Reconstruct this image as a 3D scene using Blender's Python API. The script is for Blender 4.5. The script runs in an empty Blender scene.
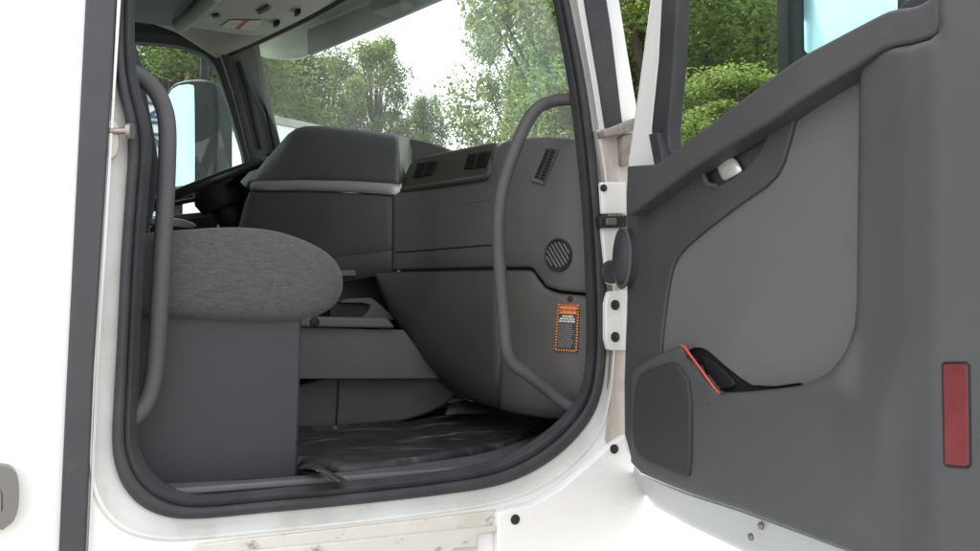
import bpy, bmesh, math, random
from mathutils import Vector, Matrix, noise as mnoise
from mathutils.geometry import intersect_line_plane

random.seed(7)
S = bpy.context.scene
COL = S.collection
R = math.radians

# ------------------------------------------------------------------ camera
F_PX, CX, CY = 860.0, 490.0, 275.5           # focal length in pixels of the 980 px wide photo
CAM = Vector((0.0, -1.44, 1.65))             # a standing person just outside the open door
HEAD, PITCH, ROLL = R(28), R(2.5), 0.020
fwd = Vector((math.sin(HEAD) * math.cos(PITCH), math.cos(HEAD) * math.cos(PITCH), math.sin(PITCH)))
rt0 = Vector((math.cos(HEAD), -math.sin(HEAD), 0))
up0 = rt0.cross(fwd)
rt = rt0 * math.cos(ROLL) + up0 * math.sin(ROLL)
up = up0 * math.cos(ROLL) - rt0 * math.sin(ROLL)
cam_d = bpy.data.cameras.new("camera")
cam_d.sensor_width = 36.0
cam_d.lens = 36.0 * F_PX / 980.0
cam_d.clip_start, cam_d.clip_end = 0.05, 600
cam = bpy.data.objects.new("camera", cam_d)
COL.objects.link(cam)
m3 = Matrix((rt, up, -fwd)).transposed()
cam.matrix_world = Matrix.Translation(CAM) @ m3.to_4x4()
S.camera = cam

# ------------------------------------------------------------------ light
S.view_settings.view_transform = 'Standard'
S.view_settings.look = 'None'
S.view_settings.gamma = 1.0
S.view_settings.use_curve_mapping = False
S.view_settings.exposure = 1.35
SUN_AZ, SUN_EL = R(-120), R(47)              # over the truck's rear and far side: the camera's side is in open shade
sd = Vector((math.cos(SUN_AZ) * math.cos(SUN_EL), -math.sin(SUN_AZ) * math.cos(SUN_EL), math.sin(SUN_EL)))
W = bpy.data.worlds.new("World")
S.world = W
W.use_nodes = True
wn, wl = W.node_tree.nodes, W.node_tree.links
wn.clear()
wo = wn.new('ShaderNodeOutputWorld')
bg = wn.new('ShaderNodeBackground')
sky = wn.new('ShaderNodeTexSky')
sky.sky_type = 'NISHITA'
sky.sun_disc = False
sky.sun_elevation = SUN_EL
sky.sun_rotation = math.atan2(sd.x, sd.y)
sky.dust_density = 2.0
tc = wn.new('ShaderNodeTexCoord')
mp = wn.new('ShaderNodeMapping')
mp.inputs['Scale'].default_value = (1.0, 1.0, 2.6)
nz = wn.new('ShaderNodeTexNoise')
nz.inputs['Scale'].default_value = 1.7
nz.inputs['Detail'].default_value = 7
rp = wn.new('ShaderNodeValToRGB')
rp.color_ramp.elements[0].position = 0.36
rp.color_ramp.elements[1].position = 0.52
mx = wn.new('ShaderNodeMix')
mx.data_type = 'RGBA'
mx.inputs[7].default_value = (9.5, 9.6, 9.8, 1)   # sunlit cloud
wl.new(tc.outputs['Generated'], mp.inputs['Vector'])
wl.new(mp.outputs['Vector'], nz.inputs['Vector'])
wl.new(nz.outputs['Fac'], rp.inputs['Fac'])
wl.new(rp.outputs['Color'], mx.inputs[0])
wl.new(sky.outputs['Color'], mx.inputs[6])
wl.new(mx.outputs[2], bg.inputs['Color'])
bg.inputs['Strength'].default_value = 0.11
wl.new(bg.outputs['Background'], wo.inputs['Surface'])
sl = bpy.data.lights.new("sun", 'SUN')
sl.energy = 4.0
sl.angle = R(0.53)
sl.color = (1.0, 0.96, 0.91)
so = bpy.data.objects.new("sun", sl)
COL.objects.link(so)
so.location = (6, -4, 12)
so.rotation_euler = sd.to_track_quat('Z', 'Y').to_euler()
S.cycles.max_bounces = 10
S.cycles.transparent_max_bounces = 24

# ------------------------------------------------------------------ materials
def mat(name, col, rough=0.5, metal=0.0, spec=0.5, grain=0.0, gscale=900, var=0.0, vscale=6, coat=0.0, stretch=(1, 1, 1)):
    m = bpy.data.materials.new(name)
    m.use_nodes = True
    n, l = m.node_tree.nodes, m.node_tree.links
    b = n['Principled BSDF']
    b.inputs['Base Color'].default_value = (*col, 1)
    b.inputs['Roughness'].default_value = rough
    b.inputs['Metallic'].default_value = metal
    b.inputs['Specular IOR Level'].default_value = spec
    b.inputs['Coat Weight'].default_value = coat
    t = n.new('ShaderNodeTexCoord')
    mpn = n.new('ShaderNodeMapping')
    mpn.inputs['Scale'].default_value = stretch
    l.new(t.outputs['Object'], mpn.inputs['Vector'])
    m['vec'] = mpn.name
    if grain:
        a = n.new('ShaderNodeTexNoise')
        a.inputs['Scale'].default_value = gscale
        a.inputs['Detail'].default_value = 3
        bp = n.new('ShaderNodeBump')
        bp.inputs['Strength'].default_value = grain
        bp.inputs['Distance'].default_value = 0.001
        l.new(mpn.outputs['Vector'], a.inputs['Vector'])
        l.new(a.outputs['Fac'], bp.inputs['Height'])
        l.new(bp.outputs['Normal'], b.inputs['Normal'])
    if var:
        a = n.new('ShaderNodeTexNoise')
        a.inputs['Scale'].default_value = vscale
        a.inputs['Detail'].default_value = 6
        r = n.new('ShaderNodeValToRGB')
        r.color_ramp.elements[0].position = 0.3
        r.color_ramp.elements[1].position = 0.7
        r.color_ramp.elements[0].color = (*[c * (1 - var) for c in col], 1)
        r.color_ramp.elements[1].color = (*[min(1, c * (1 + var)) for c in col], 1)
        l.new(mpn.outputs['Vector'], a.inputs['Vector'])
        l.new(a.outputs['Fac'], r.inputs['Fac'])
        l.new(r.outputs['Color'], b.inputs['Base Color'])
        rr = n.new('ShaderNodeMapRange')
        rr.inputs['To Min'].default_value = max(0.02, rough - 0.08)
        rr.inputs['To Max'].default_value = min(1, rough + 0.08)
        l.new(a.outputs['Fac'], rr.inputs['Value'])
        l.new(rr.outputs['Result'], b.inputs['Roughness'])
    return m

def dirt(m, col, lo, hi, scale, stretch=(1, 1, 1), amount=1.0):
    """patches of grime with a shape of their own, mixed over the base colour"""
    n, l = m.node_tree.nodes, m.node_tree.links
    b = n['Principled BSDF']
    t = n.new('ShaderNodeTexCoord')
    mpn = n.new('ShaderNodeMapping')
    mpn.inputs['Scale'].default_value = stretch
    a = n.new('ShaderNodeTexNoise')
    a.inputs['Scale'].default_value = scale
    a.inputs['Detail'].default_value = 9
    a.inputs['Roughness'].default_value = 0.65
    r = n.new('ShaderNodeMapRange')
    r.inputs['From Min'].default_value = lo
    r.inputs['From Max'].default_value = hi
    r.inputs['To Max'].default_value = amount
    x = n.new('ShaderNodeMix')
    x.data_type = 'RGBA'
    x.inputs[7].default_value = (*col, 1)
    l.new(t.outputs['Object'], mpn.inputs['Vector'])
    l.new(mpn.outputs['Vector'], a.inputs['Vector'])
    l.new(a.outputs['Fac'], r.inputs['Value'])
    l.new(r.outputs['Result'], x.inputs[0])
    bc = b.inputs['Base Color']
    if bc.links:
        l.new(bc.links[0].from_socket, x.inputs[6])
    else:
        x.inputs[6].default_value = bc.default_value
    l.new(x.outputs[2], bc)
    return m

M = {}
M['white'] = mat('white_paint', (0.80, 0.80, 0.79), 0.28, coat=0.4, var=0.03, vscale=3)
M['jamb'] = dirt(mat('jamb_paint', (0.74, 0.745, 0.72), 0.42, var=0.05, vscale=9), (0.30, 0.25, 0.19), 0.52, 0.80, 7, (1, 1, 0.5), 0.55)
M['pillar'] = dirt(dirt(mat('grimy_paint', (0.58, 0.55, 0.50), 0.5, var=0.08, vscale=14), (0.22, 0.165, 0.11), 0.40, 0.70, 9, (1, 1, 0.35), 0.7), (0.05, 0.04, 0.035), 0.62, 0.75, 55, (1, 1, 1), 0.6)
M['hinge'] = dirt(mat('hinge_grime', (0.27, 0.25, 0.22), 0.6, var=0.12, vscale=20), (0.10, 0.07, 0.05), 0.5, 0.75, 30)
M['sill'] = dirt(dirt(mat('sill_paint', (0.62, 0.60, 0.55), 0.42, var=0.05, vscale=9), (0.36, 0.30, 0.22), 0.45, 0.80, 9, (0.8, 1, 1.2), 0.4), (0.09, 0.07, 0.05), 0.60, 0.70, 45, (0.7, 1, 1.3), 0.7)
M['rubber'] = mat('black_rubber', (0.046, 0.046, 0.051), 0.6, spec=0.25, grain=0.25, gscale=700, var=0.15, vscale=18)
M['seam'] = dirt(mat('grey_rubber', (0.046, 0.047, 0.052), 0.6, grain=0.3, gscale=500, var=0.12, vscale=10), (0.13, 0.13, 0.13), 0.60, 0.85, 14, (1, 1, 1), 0.5)
M['dash'] = mat('charcoal_plastic', (0.096, 0.095, 0.098), 0.55, grain=0.5, gscale=1100, var=0.06)
M['dash_low'] = mat('taupe_plastic', (0.061, 0.061, 0.0605), 0.58, grain=0.5, gscale=1100, var=0.06)
M['dash_end'] = mat('warm_grey_plastic', (0.085, 0.079, 0.075), 0.58, grain=0.5, gscale=1100, var=0.06)
M['pale'] = mat('lit_charcoal_plastic', (0.19, 0.183, 0.16), 0.55, grain=0.4, gscale=1000, var=0.05)  # dash plastic made paler: the light falling on the flank is coloured in
M['tray'] = mat('olive_plastic', (0.060, 0.056, 0.048), 0.42, grain=0.2, gscale=1000, var=0.05)
M['silver'] = mat('satin_silver', (0.46, 0.47, 0.48), 0.36, metal=0.3, grain=0.15, gscale=900, var=0.06, vscale=20, stretch=(1, 1, 20))
M['grey'] = mat('grey_plastic', (0.115, 0.115, 0.116), 0.6, grain=0.5, gscale=900, var=0.06)
M['dark'] = mat('dark_plastic', (0.022, 0.022, 0.024), 0.55, spec=0.3, grain=0.3, var=0.1)
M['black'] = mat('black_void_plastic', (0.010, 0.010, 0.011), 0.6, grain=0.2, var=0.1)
M['handle'] = mat('soft_grip_plastic', (0.075, 0.073, 0.078), 0.62, grain=0.7, gscale=800, var=0.08, vscale=15)
M['door_dark'] = mat('door_charcoal', (0.062, 0.061, 0.061), 0.6, grain=0.6, gscale=900, var=0.06)
M['door_grey'] = dirt(mat('door_grey', (0.080, 0.083, 0.085), 0.6, grain=0.6, gscale=900, var=0.05), (0.13, 0.13, 0.128), 0.6, 0.9, 5, (1, 1, 1), 0.4)
M['belt'] = mat('door_rail_grey', (0.070, 0.069, 0.072), 0.55, grain=0.6, gscale=900, var=0.05)
M['insert'] = dirt(mat('door_cloth', (0.142, 0.1425, 0.143), 0.85, grain=0.9, gscale=1500, var=0.05, vscale=4), (0.165, 0.166, 0.167), 0.5, 0.8, 3, (1, 1, 1), 0.5)
M['headliner'] = mat('headliner_cloth', (0.30, 0.296, 0.27), 0.9, grain=0.8, gscale=900, var=0.07)
M['steel'] = dirt(mat('zinc_steel', (0.34, 0.31, 0.27), 0.4, metal=0.9, var=0.08, vscale=30), (0.16, 0.08, 0.04), 0.55, 0.7, 60, (1, 1, 1), 0.8)
M['nickel'] = mat('brushed_nickel', (0.19, 0.185, 0.18), 0.34, metal=0.5, grain=0.2, gscale=400, var=0.05)
M['chrome'] = dirt(mat('chrome_lever', (0.82, 0.82, 0.80), 0.35, metal=0.45), (0.5, 0.5, 0.45), 0.5, 0.75, 90, (1, 1, 1), 0.7)
M['orange'] = mat('orange_trim', (0.62, 0.085, 0.04), 0.4, grain=0.1)
M['label_orange'] = mat('label_orange', (0.78, 0.20, 0.03), 0.45, var=0.05)
M['label_black'] = mat('label_black', (0.025, 0.025, 0.025), 0.45, var=0.05)
M['label_white'] = mat('label_white', (0.62, 0.60, 0.55), 0.5, var=0.05)
M['label_line'] = mat('label_grey', (0.17, 0.17, 0.17), 0.5, var=0.05)
M['mirror'] = mat('sky_coloured_mirror', (0.52, 0.80, 0.92), 0.06, metal=1.0)  # blue of the reflected sky is put into the mirror's own colour
M['mirror_shell'] = mat('mirror_shell', (0.036, 0.046, 0.050), 0.6, spec=0.2, grain=0.3, var=0.06)
M['visor'] = mat('visor_white', (0.74, 0.80, 0.72), 0.5, grain=0.2, var=0.08)
M['visor_grey'] = mat('visor_grey', (0.15, 0.16, 0.155), 0.6, grain=0.4, var=0.08)
M['step'] = mat('scuff_plate', (0.10, 0.10, 0.104), 0.6, grain=0.7, gscale=500, var=0.15, vscale=12)
M['trailer'] = mat('trailer_white', (0.78, 0.80, 0.81), 0.4, var=0.04, vscale=1.5)
M['trailer_blue'] = mat('trailer_pale_cyan', (0.42, 0.72, 0.80), 0.4, var=0.04, vscale=1.5)
M['trailer_roof'] = dirt(mat('trailer_roof_grey', (0.30, 0.31, 0.30), 0.5, var=0.1), (0.16, 0.15, 0.12), 0.5, 0.8, 2)
M['letter'] = mat('letter_blue', (0.03, 0.07, 0.16), 0.5)
M['tyre'] = mat('tyre_rubber', (0.02, 0.02, 0.02), 0.8, grain=0.5, gscale=200)
M['carpet'] = mat('carpet_grey', (0.13, 0.12, 0.115), 0.95, grain=1.0, gscale=500, var=0.2, vscale=60)

for k_, c_, a_ in (('dash', (0.12, 0.118, 0.112), .35), ('dash_low', (0.11, 0.105, 0.098), .35), ('dash_end', (0.13, 0.122, 0.115), .3), ('door_dark', (0.10, 0.098, 0.095), .4), ('handle', (0.12, 0.117, 0.115), .4), ('rubber', (0.09, 0.088, 0.085), .4), ('belt', (0.11, 0.108, 0.107), .4)):
    dirt(M[k_], c_, 0.46, 0.78, 5, (1, 1, .7), a_)
    dirt(M[k_], tuple(q * 1.25 for q in c_), 0.60, 0.72, 60, (1, 1, .5), a_ * .6)

def fabric():
    m = mat('melange_fabric', (0.12, 0.12, 0.125), 0.95, spec=0.2)
    n, l = m.node_tree.nodes, m.node_tree.links
    b = n['Principled BSDF']
    t = n.new('ShaderNodeTexCoord')
    mp1 = n.new('ShaderNodeMapping'); mp1.inputs['Scale'].default_value = (60, 60, 700)
    mp2 = n.new('ShaderNodeMapping'); mp2.inputs['Scale'].default_value = (420, 420, 500)
    a = n.new('ShaderNodeTexNoise'); a.inputs['Scale'].default_value = 1; a.inputs['Detail'].default_value = 4
    c = n.new('ShaderNodeTexNoise'); c.inputs['Scale'].default_value = 1; c.inputs['Detail'].default_value = 3
    l.new(t.outputs['Object'], mp1.inputs['Vector']); l.new(t.outputs['Object'], mp2.inputs['Vector'])
    l.new(mp1.outputs['Vector'], a.inputs['Vector']); l.new(mp2.outputs['Vector'], c.inputs['Vector'])
    ad = n.new('ShaderNodeMath'); ad.operation = 'ADD'
    l.new(a.outputs['Fac'], ad.inputs[0]); l.new(c.outputs['Fac'], ad.inputs[1])
    r = n.new('ShaderNodeValToRGB')
    r.color_ramp.elements[0].position = 0.0; r.color_ramp.elements[1].position = 1.0
    r.color_ramp.elements[0].color = (0.045, 0.0445, 0.047, 1); r.color_ramp.elements[1].color = (0.122, 0.119, 0.121, 1)
    mr = n.new('ShaderNodeMapRange')
    mr.inputs['From Min'].default_value = 0.6; mr.inputs['From Max'].default_value = 1.4
    l.new(ad.outputs['Value'], mr.inputs['Value']); l.new(mr.outputs['Result'], r.inputs['Fac'])
    l.new(r.outputs['Color'], b.inputs['Base Color'])
    bp = n.new('ShaderNodeBump'); bp.inputs['Strength'].default_value = 0.35; bp.inputs['Distance'].default_value = 0.0008
    l.new(ad.outputs['Value'], bp.inputs['Height']); l.new(bp.outputs['Normal'], b.inputs['Normal'])
    b.inputs['Sheen Weight'].default_value = 0.15
    return m
M['fabric'] = fabric()

def matmat():
    m = mat('ribbed_mat_rubber', (0.026, 0.026, 0.028), 0.42)
    n, l = m.node_tree.nodes, m.node_tree.links
    b = n['Principled BSDF']
    t = n.new('ShaderNodeTexCoord')
    rot = n.new('ShaderNodeMapping'); rot.inputs['Rotation'].default_value = (0, 0, R(-28)); rot.inputs['Scale'].default_value = (2.2, 9, 3)
    l.new(t.outputs['Object'], rot.inputs['Vector'])
    w = n.new('ShaderNodeTexNoise'); w.inputs['Scale'].default_value = 1.6; w.inputs['Detail'].default_value = 6; w.inputs['Distortion'].default_value = 1.2
    l.new(rot.outputs['Vector'], w.inputs['Vector'])
    wv = n.new('ShaderNodeTexWave'); wv.inputs['Scale'].default_value = 13; wv.inputs['Distortion'].default_value = 2.0; wv.inputs['Detail'].default_value = 1
    l.new(t.outputs['Object'], wv.inputs['Vector'])
    ad = n.new('ShaderNodeMath'); ad.operation = 'MULTIPLY_ADD'; ad.inputs[1].default_value = 0.025
    l.new(wv.outputs['Fac'], ad.inputs[0]); l.new(w.outputs['Fac'], ad.inputs[2])
    bp = n.new('ShaderNodeBump'); bp.inputs['Strength'].default_value = 0.55; bp.inputs['Distance'].default_value = 0.025
    l.new(ad.outputs['Value'], bp.inputs['Height']); l.new(bp.outputs['Normal'], b.inputs['Normal'])
    mr = n.new('ShaderNodeMapRange'); mr.inputs['To Min'].default_value = 0.36; mr.inputs['To Max'].default_value = 0.7
    l.new(w.outputs['Fac'], mr.inputs['Value']); l.new(mr.outputs['Result'], b.inputs['Roughness'])
    # pale scuffs: thin lines where two noise values cross
    nz2 = n.new('ShaderNodeTexNoise'); nz2.inputs['Scale'].default_value = 1.15; nz2.inputs['Detail'].default_value = 3
    l.new(rot.outputs['Vector'], nz2.inputs['Vector'])
    sb = n.new('ShaderNodeMath'); sb.operation = 'SUBTRACT'; sb.inputs[1].default_value = 0.53; l.new(nz2.outputs['Fac'], sb.inputs[0])
    ab = n.new('ShaderNodeMath'); ab.operation = 'ABSOLUTE'; l.new(sb.outputs['Value'], ab.inputs[0])
    ms = n.new('ShaderNodeMapRange'); ms.inputs['From Min'].default_value = 0.0; ms.inputs['From Max'].default_value = 0.028; ms.inputs['To Min'].default_value = 1; ms.inputs['To Max'].default_value = 0
    l.new(ab.outputs['Value'], ms.inputs['Value'])
    br = n.new('ShaderNodeTexNoise'); br.inputs['Scale'].default_value = 9; l.new(t.outputs['Object'], br.inputs['Vector'])
    mb = n.new('ShaderNodeMapRange'); mb.inputs['From Min'].default_value = 0.42; mb.inputs['From Max'].default_value = 0.58; mb.inputs['To Max'].default_value = .5
    l.new(br.outputs['Fac'], mb.inputs['Value'])
    mu = n.new('ShaderNodeMath'); mu.operation = 'MULTIPLY'; l.new(ms.outputs['Result'], mu.inputs[0]); l.new(mb.outputs['Result'], mu.inputs[1])
    x = n.new('ShaderNodeMix'); x.data_type = 'RGBA'; x.inputs[6].default_value = (0.026, 0.026, 0.028, 1); x.inputs[7].default_value = (0.42, 0.41, 0.40, 1)
    l.new(mu.outputs['Value'], x.inputs[0]); l.new(x.outputs[2], b.inputs['Base Color'])
    dirt(m, (0.085, 0.08, 0.075), 0.42, 0.75, 14, (1, 1, 1), 0.6)
    return m
M['mat'] = matmat()

def glass(name, tint, haze, hazecol):
    m = bpy.data.materials.new(name)
    m.use_nodes = True
    n, l = m.node_tree.nodes, m.node_tree.links
    n.clear()
    o = n.new('ShaderNodeOutputMaterial')
    tr = n.new('ShaderNodeBsdfTransparent'); tr.inputs['Color'].default_value = (*tint, 1)
    gl = n.new('ShaderNodeBsdfGlossy'); gl.inputs['Roughness'].default_value = 0.02
    lw = n.new('ShaderNodeLayerWeight'); lw.inputs['Blend'].default_value = 0.5
    pw = n.new('ShaderNodeMath'); pw.operation = 'POWER'; pw.inputs[1].default_value = 5
    fr = n.new('ShaderNodeMath'); fr.operation = 'MULTIPLY_ADD'; fr.inputs[1].default_value = 0.3; fr.inputs[2].default_value = 0.03
    l.new(lw.outputs['Facing'], pw.inputs[0]); l.new(pw.outputs['Value'], fr.inputs[0])
    a = n.new('ShaderNodeMixShader')
    l.new(fr.outputs['Value'], a.inputs['Fac']); l.new(tr.outputs['BSDF'], a.inputs[1]); l.new(gl.outputs['BSDF'], a.inputs[2])
    df = n.new('ShaderNodeBsdfTranslucent'); df.inputs['Color'].default_value = (*hazecol, 1)
    t = n.new('ShaderNodeTexCoord')
    nzz = n.new('ShaderNodeTexNoise'); nzz.inputs['Scale'].default_value = 3.5; nzz.inputs['Detail'].default_value = 5
    l.new(t.outputs['Object'], nzz.inputs['Vector'])
    mr = n.new('ShaderNodeMapRange'); mr.inputs['From Min'].default_value = 0.3; mr.inputs['From Max'].default_value = 0.75
    mr.inputs['To Min'].default_value = haze * 0.5; mr.inputs['To Max'].default_value = haze * 1.4
    l.new(nzz.outputs['Fac'], mr.inputs['Value'])
    b = n.new('ShaderNodeMixShader')
    l.new(mr.outputs['Result'], b.inputs['Fac']); l.new(a.outputs['Shader'], b.inputs[1]); l.new(df.outputs['BSDF'], b.inputs[2])
    l.new(b.outputs['Shader'], o.inputs['Surface'])
    return m
M['windshield'] = glass('dusty_windshield_glass', (0.76, 0.86, 0.80), 0.10, (0.75, 0.8, 0.75))
M['glass'] = glass('side_window_glass', (0.78, 0.84, 0.81), 0.006, (0.75, 0.8, 0.78))

def leafmat(name, c0, c1):
    m = bpy.data.materials.new(name)
    m.use_nodes = True
    n, l = m.node_tree.nodes, m.node_tree.links
    n.clear()
    o = n.new('ShaderNodeOutputMaterial')
    g = n.new('ShaderNodeNewGeometry')
    oi = n.new('ShaderNodeObjectInfo')
    t = n.new('ShaderNodeTexCoord')
    nn = n.new('ShaderNodeTexNoise'); nn.inputs['Scale'].default_value = 0.7; nn.inputs['Detail'].default_value = 2
    l.new(t.outputs['Object'], nn.inputs['Vector'])
    ad = n.new('ShaderNodeMath'); ad.operation = 'ADD'
    l.new(g.outputs['Random Per Island'], ad.inputs[0]); l.new(nn.outputs['Fac'], ad.inputs[1])
    a2 = n.new('ShaderNodeMath'); a2.operation = 'MULTIPLY_ADD'; a2.inputs[1].default_value = 0.45
    l.new(oi.outputs['Random'], a2.inputs[0]); l.new(ad.outputs['Value'], a2.inputs[2])
    r = n.new('ShaderNodeValToRGB')
    r.color_ramp.elements[0].color = (*c0, 1); r.color_ramp.elements[1].color = (*c1, 1)
    mr = n.new('ShaderNodeMapRange'); mr.inputs['From Min'].default_value = 0.3; mr.inputs['From Max'].default_value = 1.75
    l.new(a2.outputs['Value'], mr.inputs['Value']); l.new(mr.outputs['Result'], r.inputs['Fac'])
    d = n.new('ShaderNodeBsdfDiffuse'); tl = n.new('ShaderNodeBsdfTranslucent')
    l.new(r.outputs['Color'], d.inputs['Color'])
    hs = n.new('ShaderNodeHueSaturation'); hs.inputs['Value'].default_value = 1.3; hs.inputs['Hue'].default_value = 0.485
    l.new(r.outputs['Color'], hs.inputs['Color']); l.new(hs.outputs['Color'], tl.inputs['Color'])
    gl = n.new('ShaderNodeBsdfGlossy'); gl.inputs['Roughness'].default_value = 0.45
    mxx = n.new('ShaderNodeMixShader'); mxx.inputs['Fac'].default_value = 0.4
    l.new(d.outputs['BSDF'], mxx.inputs[1]); l.new(tl.outputs['BSDF'], mxx.inputs[2])
    my = n.new('ShaderNodeMixShader'); my.inputs['Fac'].default_value = 0.04
    l.new(mxx.outputs['Shader'], my.inputs[1]); l.new(gl.outputs['BSDF'], my.inputs[2])
    l.new(my.outputs['Shader'], o.inputs['Surface'])
    return m
M['leaf'] = leafmat('leaf_green', (0.060, 0.105, 0.038), (0.21, 0.28, 0.09))
M['leaf_light'] = leafmat('leaf_light_green', (0.085, 0.15, 0.035), (0.26, 0.33, 0.09))
M['bark'] = mat('bark', (0.06, 0.048, 0.036), 0.9, grain=0.8, gscale=30, var=0.3, vscale=12, stretch=(1, 1, 0.3))
M['ground'] = dirt(mat('gravel', (0.32, 0.30, 0.27), 0.95, grain=1.0, gscale=60, var=0.25, vscale=40), (0.20, 0.18, 0.15), 0.45, 0.75, 0.4)

# ------------------------------------------------------------------ geometry helpers
def ray(px, py):
    return (rt * (px - CX) - up * (py - CY) + fwd * F_PX).normalized()

def hit(px, py, p0, n):
    d = ray(px, py)
    return CAM + d * ((Vector(p0) - CAM).dot(n) / d.dot(n))

def PY(px, py, y): return hit(px, py, (0, y, 0), Vector((0, 1, 0)))
def PZ(px, py, z): return hit(px, py, (0, 0, z), Vector((0, 0, 1)))

def along(px, py, plan, off=0.0):
    """where the sight line meets the upright curved wall that stands on the plan polyline, moved forward by off"""
    d = ray(px, py)
    best = None
    for i in range(len(plan) - 1):
        a = Vector((plan[i][0] + off, plan[i][1])); b = Vector((plan[i + 1][0] + off, plan[i + 1][1]))
        if i == 0: a = a + (a - b).normalized() * 1.5
        if i == len(plan) - 2: b = b + (b - a).normalized() * 1.5
        e = b - a
        c = Vector((CAM.x, CAM.y)) - a
        den = e.x * d.y - e.y * d.x
        if abs(den) < 1e-9: continue
        s = (c.x * d.y - c.y * d.x) / den
        t = (c.x * e.y - c.y * e.x) / den
        if -1e-6 <= s <= 1 + 1e-6 and t > 0 and (best is None or t < best):
            best = t
    return CAM + d * best

def interp(pts, x):
    if x <= pts[0][0]: return pts[0][1]
    for a, b in zip(pts, pts[1:]):
        if x <= b[0]:
            if b[0] == a[0]: return b[1]
            return a[1] + (b[1] - a[1]) * (x - a[0]) / (b[0] - a[0])
    return pts[-1][1]

def chaikin(p, n=2, closed=True, r=0.25):
    p = [Vector(q) for q in p]
    for _ in range(n):
        o = []
        rng = range(len(p)) if closed else range(len(p) - 1)
        if not closed: o.append(p[0])
        for i in rng:
            a, b = p[i], p[(i + 1) % len(p)]
            o.append(a.lerp(b, r)); o.append(a.lerp(b, 1 - r))
        if not closed: o.append(p[-1])
        p = o
    return p

def catmull(p, n=6):
    p = [Vector(q) for q in p]
    o = []
    for i in range(len(p) - 1):
        a = p[max(i - 1, 0)]; b = p[i]; c = p[i + 1]; d = p[min(i + 2, len(p) - 1)]
        for k in range(n):
            t = k / n
            o.append(0.5 * ((2 * b) + (c - a) * t + (2 * a - 5 * b + 4 * c - d) * t * t + (3 * b - a - 3 * c + d) * t ** 3))
    o.append(p[-1])
    return o

WORLD = {}
def link(name, me, parent):
    o = bpy.data.objects.new(name, me)
    COL.objects.link(o)
    if len(me.vertices):
        c = sum((v.co for v in me.vertices), Vector()) / len(me.vertices)
        me.transform(Matrix.Translation(-c))
    else:
        c = Vector()
    if parent:
        o.parent = parent
        o.location = c - WORLD[parent]
    else:
        o.location = c
    WORLD[o] = c
    return o

def obj(name, bm, m, parent=None, smooth=True, bevel=0, seg=3, solid=0, sub=0, angle=35, soff=-1):
    bmesh.ops.recalc_face_normals(bm, faces=bm.faces)
    if solid:
        bm.normal_update()
        if sum(f.normal.dot(CAM - f.calc_center_median()) * f.calc_area() for f in bm.faces) < 0:
            bmesh.ops.reverse_faces(bm, faces=bm.faces)
    me = bpy.data.meshes.new(name)
    bm.to_mesh(me); bm.free()
    for x in (m if isinstance(m, (list, tuple)) else [m]):
        me.materials.append(x)
    o = link(name, me, parent)
    if solid:
        s = o.modifiers.new('thickness', 'SOLIDIFY'); s.thickness = solid; s.offset = soff
    if bevel:
        b = o.modifiers.new('bevel', 'BEVEL'); b.width = bevel; b.segments = seg; b.limit_method = 'ANGLE'; b.angle_limit = R(40)
        b.harden_normals = False
    if sub:
        s = o.modifiers.new('subdivision', 'SUBSURF'); s.levels = sub; s.render_levels = sub
    if smooth:
        for p in me.polygons: p.use_smooth = True
        if not sub:
            me.set_sharp_from_angle(angle=R(angle))
    return o

def empty(name, loc):
    o = bpy.data.objects.new(name, None)
    COL.objects.link(o)
    o.location = loc
    o.empty_display_size = 0.3
    WORLD[o] = Vector(loc)
    return o

def tag(o, label=None, cat=None, group=None, kind=None):
    if label: o['label'] = label
    if cat: o['category'] = cat
    if group: o['group'] = group
    if kind: o['kind'] = kind
    return o

def plate_bm(pts, back, holes=()):
    """a flat plate: outline (and holes), given a thickness along the vector back"""
    bm = bmesh.new()
    back = Vector(back)
    loops = [pts] + list(holes)
    edges = []
    for lp in loops:
        vs = [bm.verts.new(p) for p in lp]
        for i in range(len(vs)):
            edges.append(bm.edges.new((vs[i], vs[(i + 1) % len(vs)])))
    if holes:
        bmesh.ops.triangle_fill(bm, use_beauty=True, use_dissolve=False, edges=edges)
    else:
        bm.faces.new(bm.verts[:])
    r = bmesh.ops.extrude_face_region(bm, geom=bm.faces[:])
    bmesh.ops.translate(bm, verts=[g for g in r['geom'] if isinstance(g, bmesh.types.BMVert)], vec=back)
    return bm

def grid_bm(rows, closed=False):
    bm = bmesh.new()
    V = [[bm.verts.new(p) for p in r] for r in rows]
    for i in range(len(V) - 1):
        n = len(V[i])
        for j in range(n if closed else n - 1):
            k = (j + 1) % n
            try: bm.faces.new((V[i][j], V[i][k], V[i + 1][k], V[i + 1][j]))
            except ValueError: pass
    return bm

def tube_bm(path, r, seg=14, closed=False, bm=None, taper=None, flat=1.0):
    own = bm is None
    bm = bm or bmesh.new()
    path = [Vector(p) for p in path]
    n = len(path)
    rings = []
    prev = None
    for i, p in enumerate(path):
        a = path[(i - 1) % n] if (closed or i) else path[0]
        b = path[(i + 1) % n] if (closed or i < n - 1) else path[-1]
        t = (b - a).normalized()
        if prev is None:
            ref = Vector((0, 0, 1)) if abs(t.z) < 0.9 else Vector((1, 0, 0))
            u = t.cross(ref).normalized()
        else:
            u = (prev - t * prev.dot(t)).normalized()
        prev = u
        v = t.cross(u)
        rr = r if taper is None else taper(i / (n - 1))
        rings.append([bm.verts.new(p + (u * math.cos(2 * math.pi * k / seg) + v * math.sin(2 * math.pi * k / seg) * flat) * rr) for k in range(seg)])
    for i in range(n if closed else n - 1):
        A, B = rings[i], rings[(i + 1) % n]
        for k in range(seg):
            bm.faces.new((A[k], A[(k + 1) % seg], B[(k + 1) % seg], B[k]))
    if not closed:
        bm.faces.new(rings[0][::-1]); bm.faces.new(rings[-1])
    return bm

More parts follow.
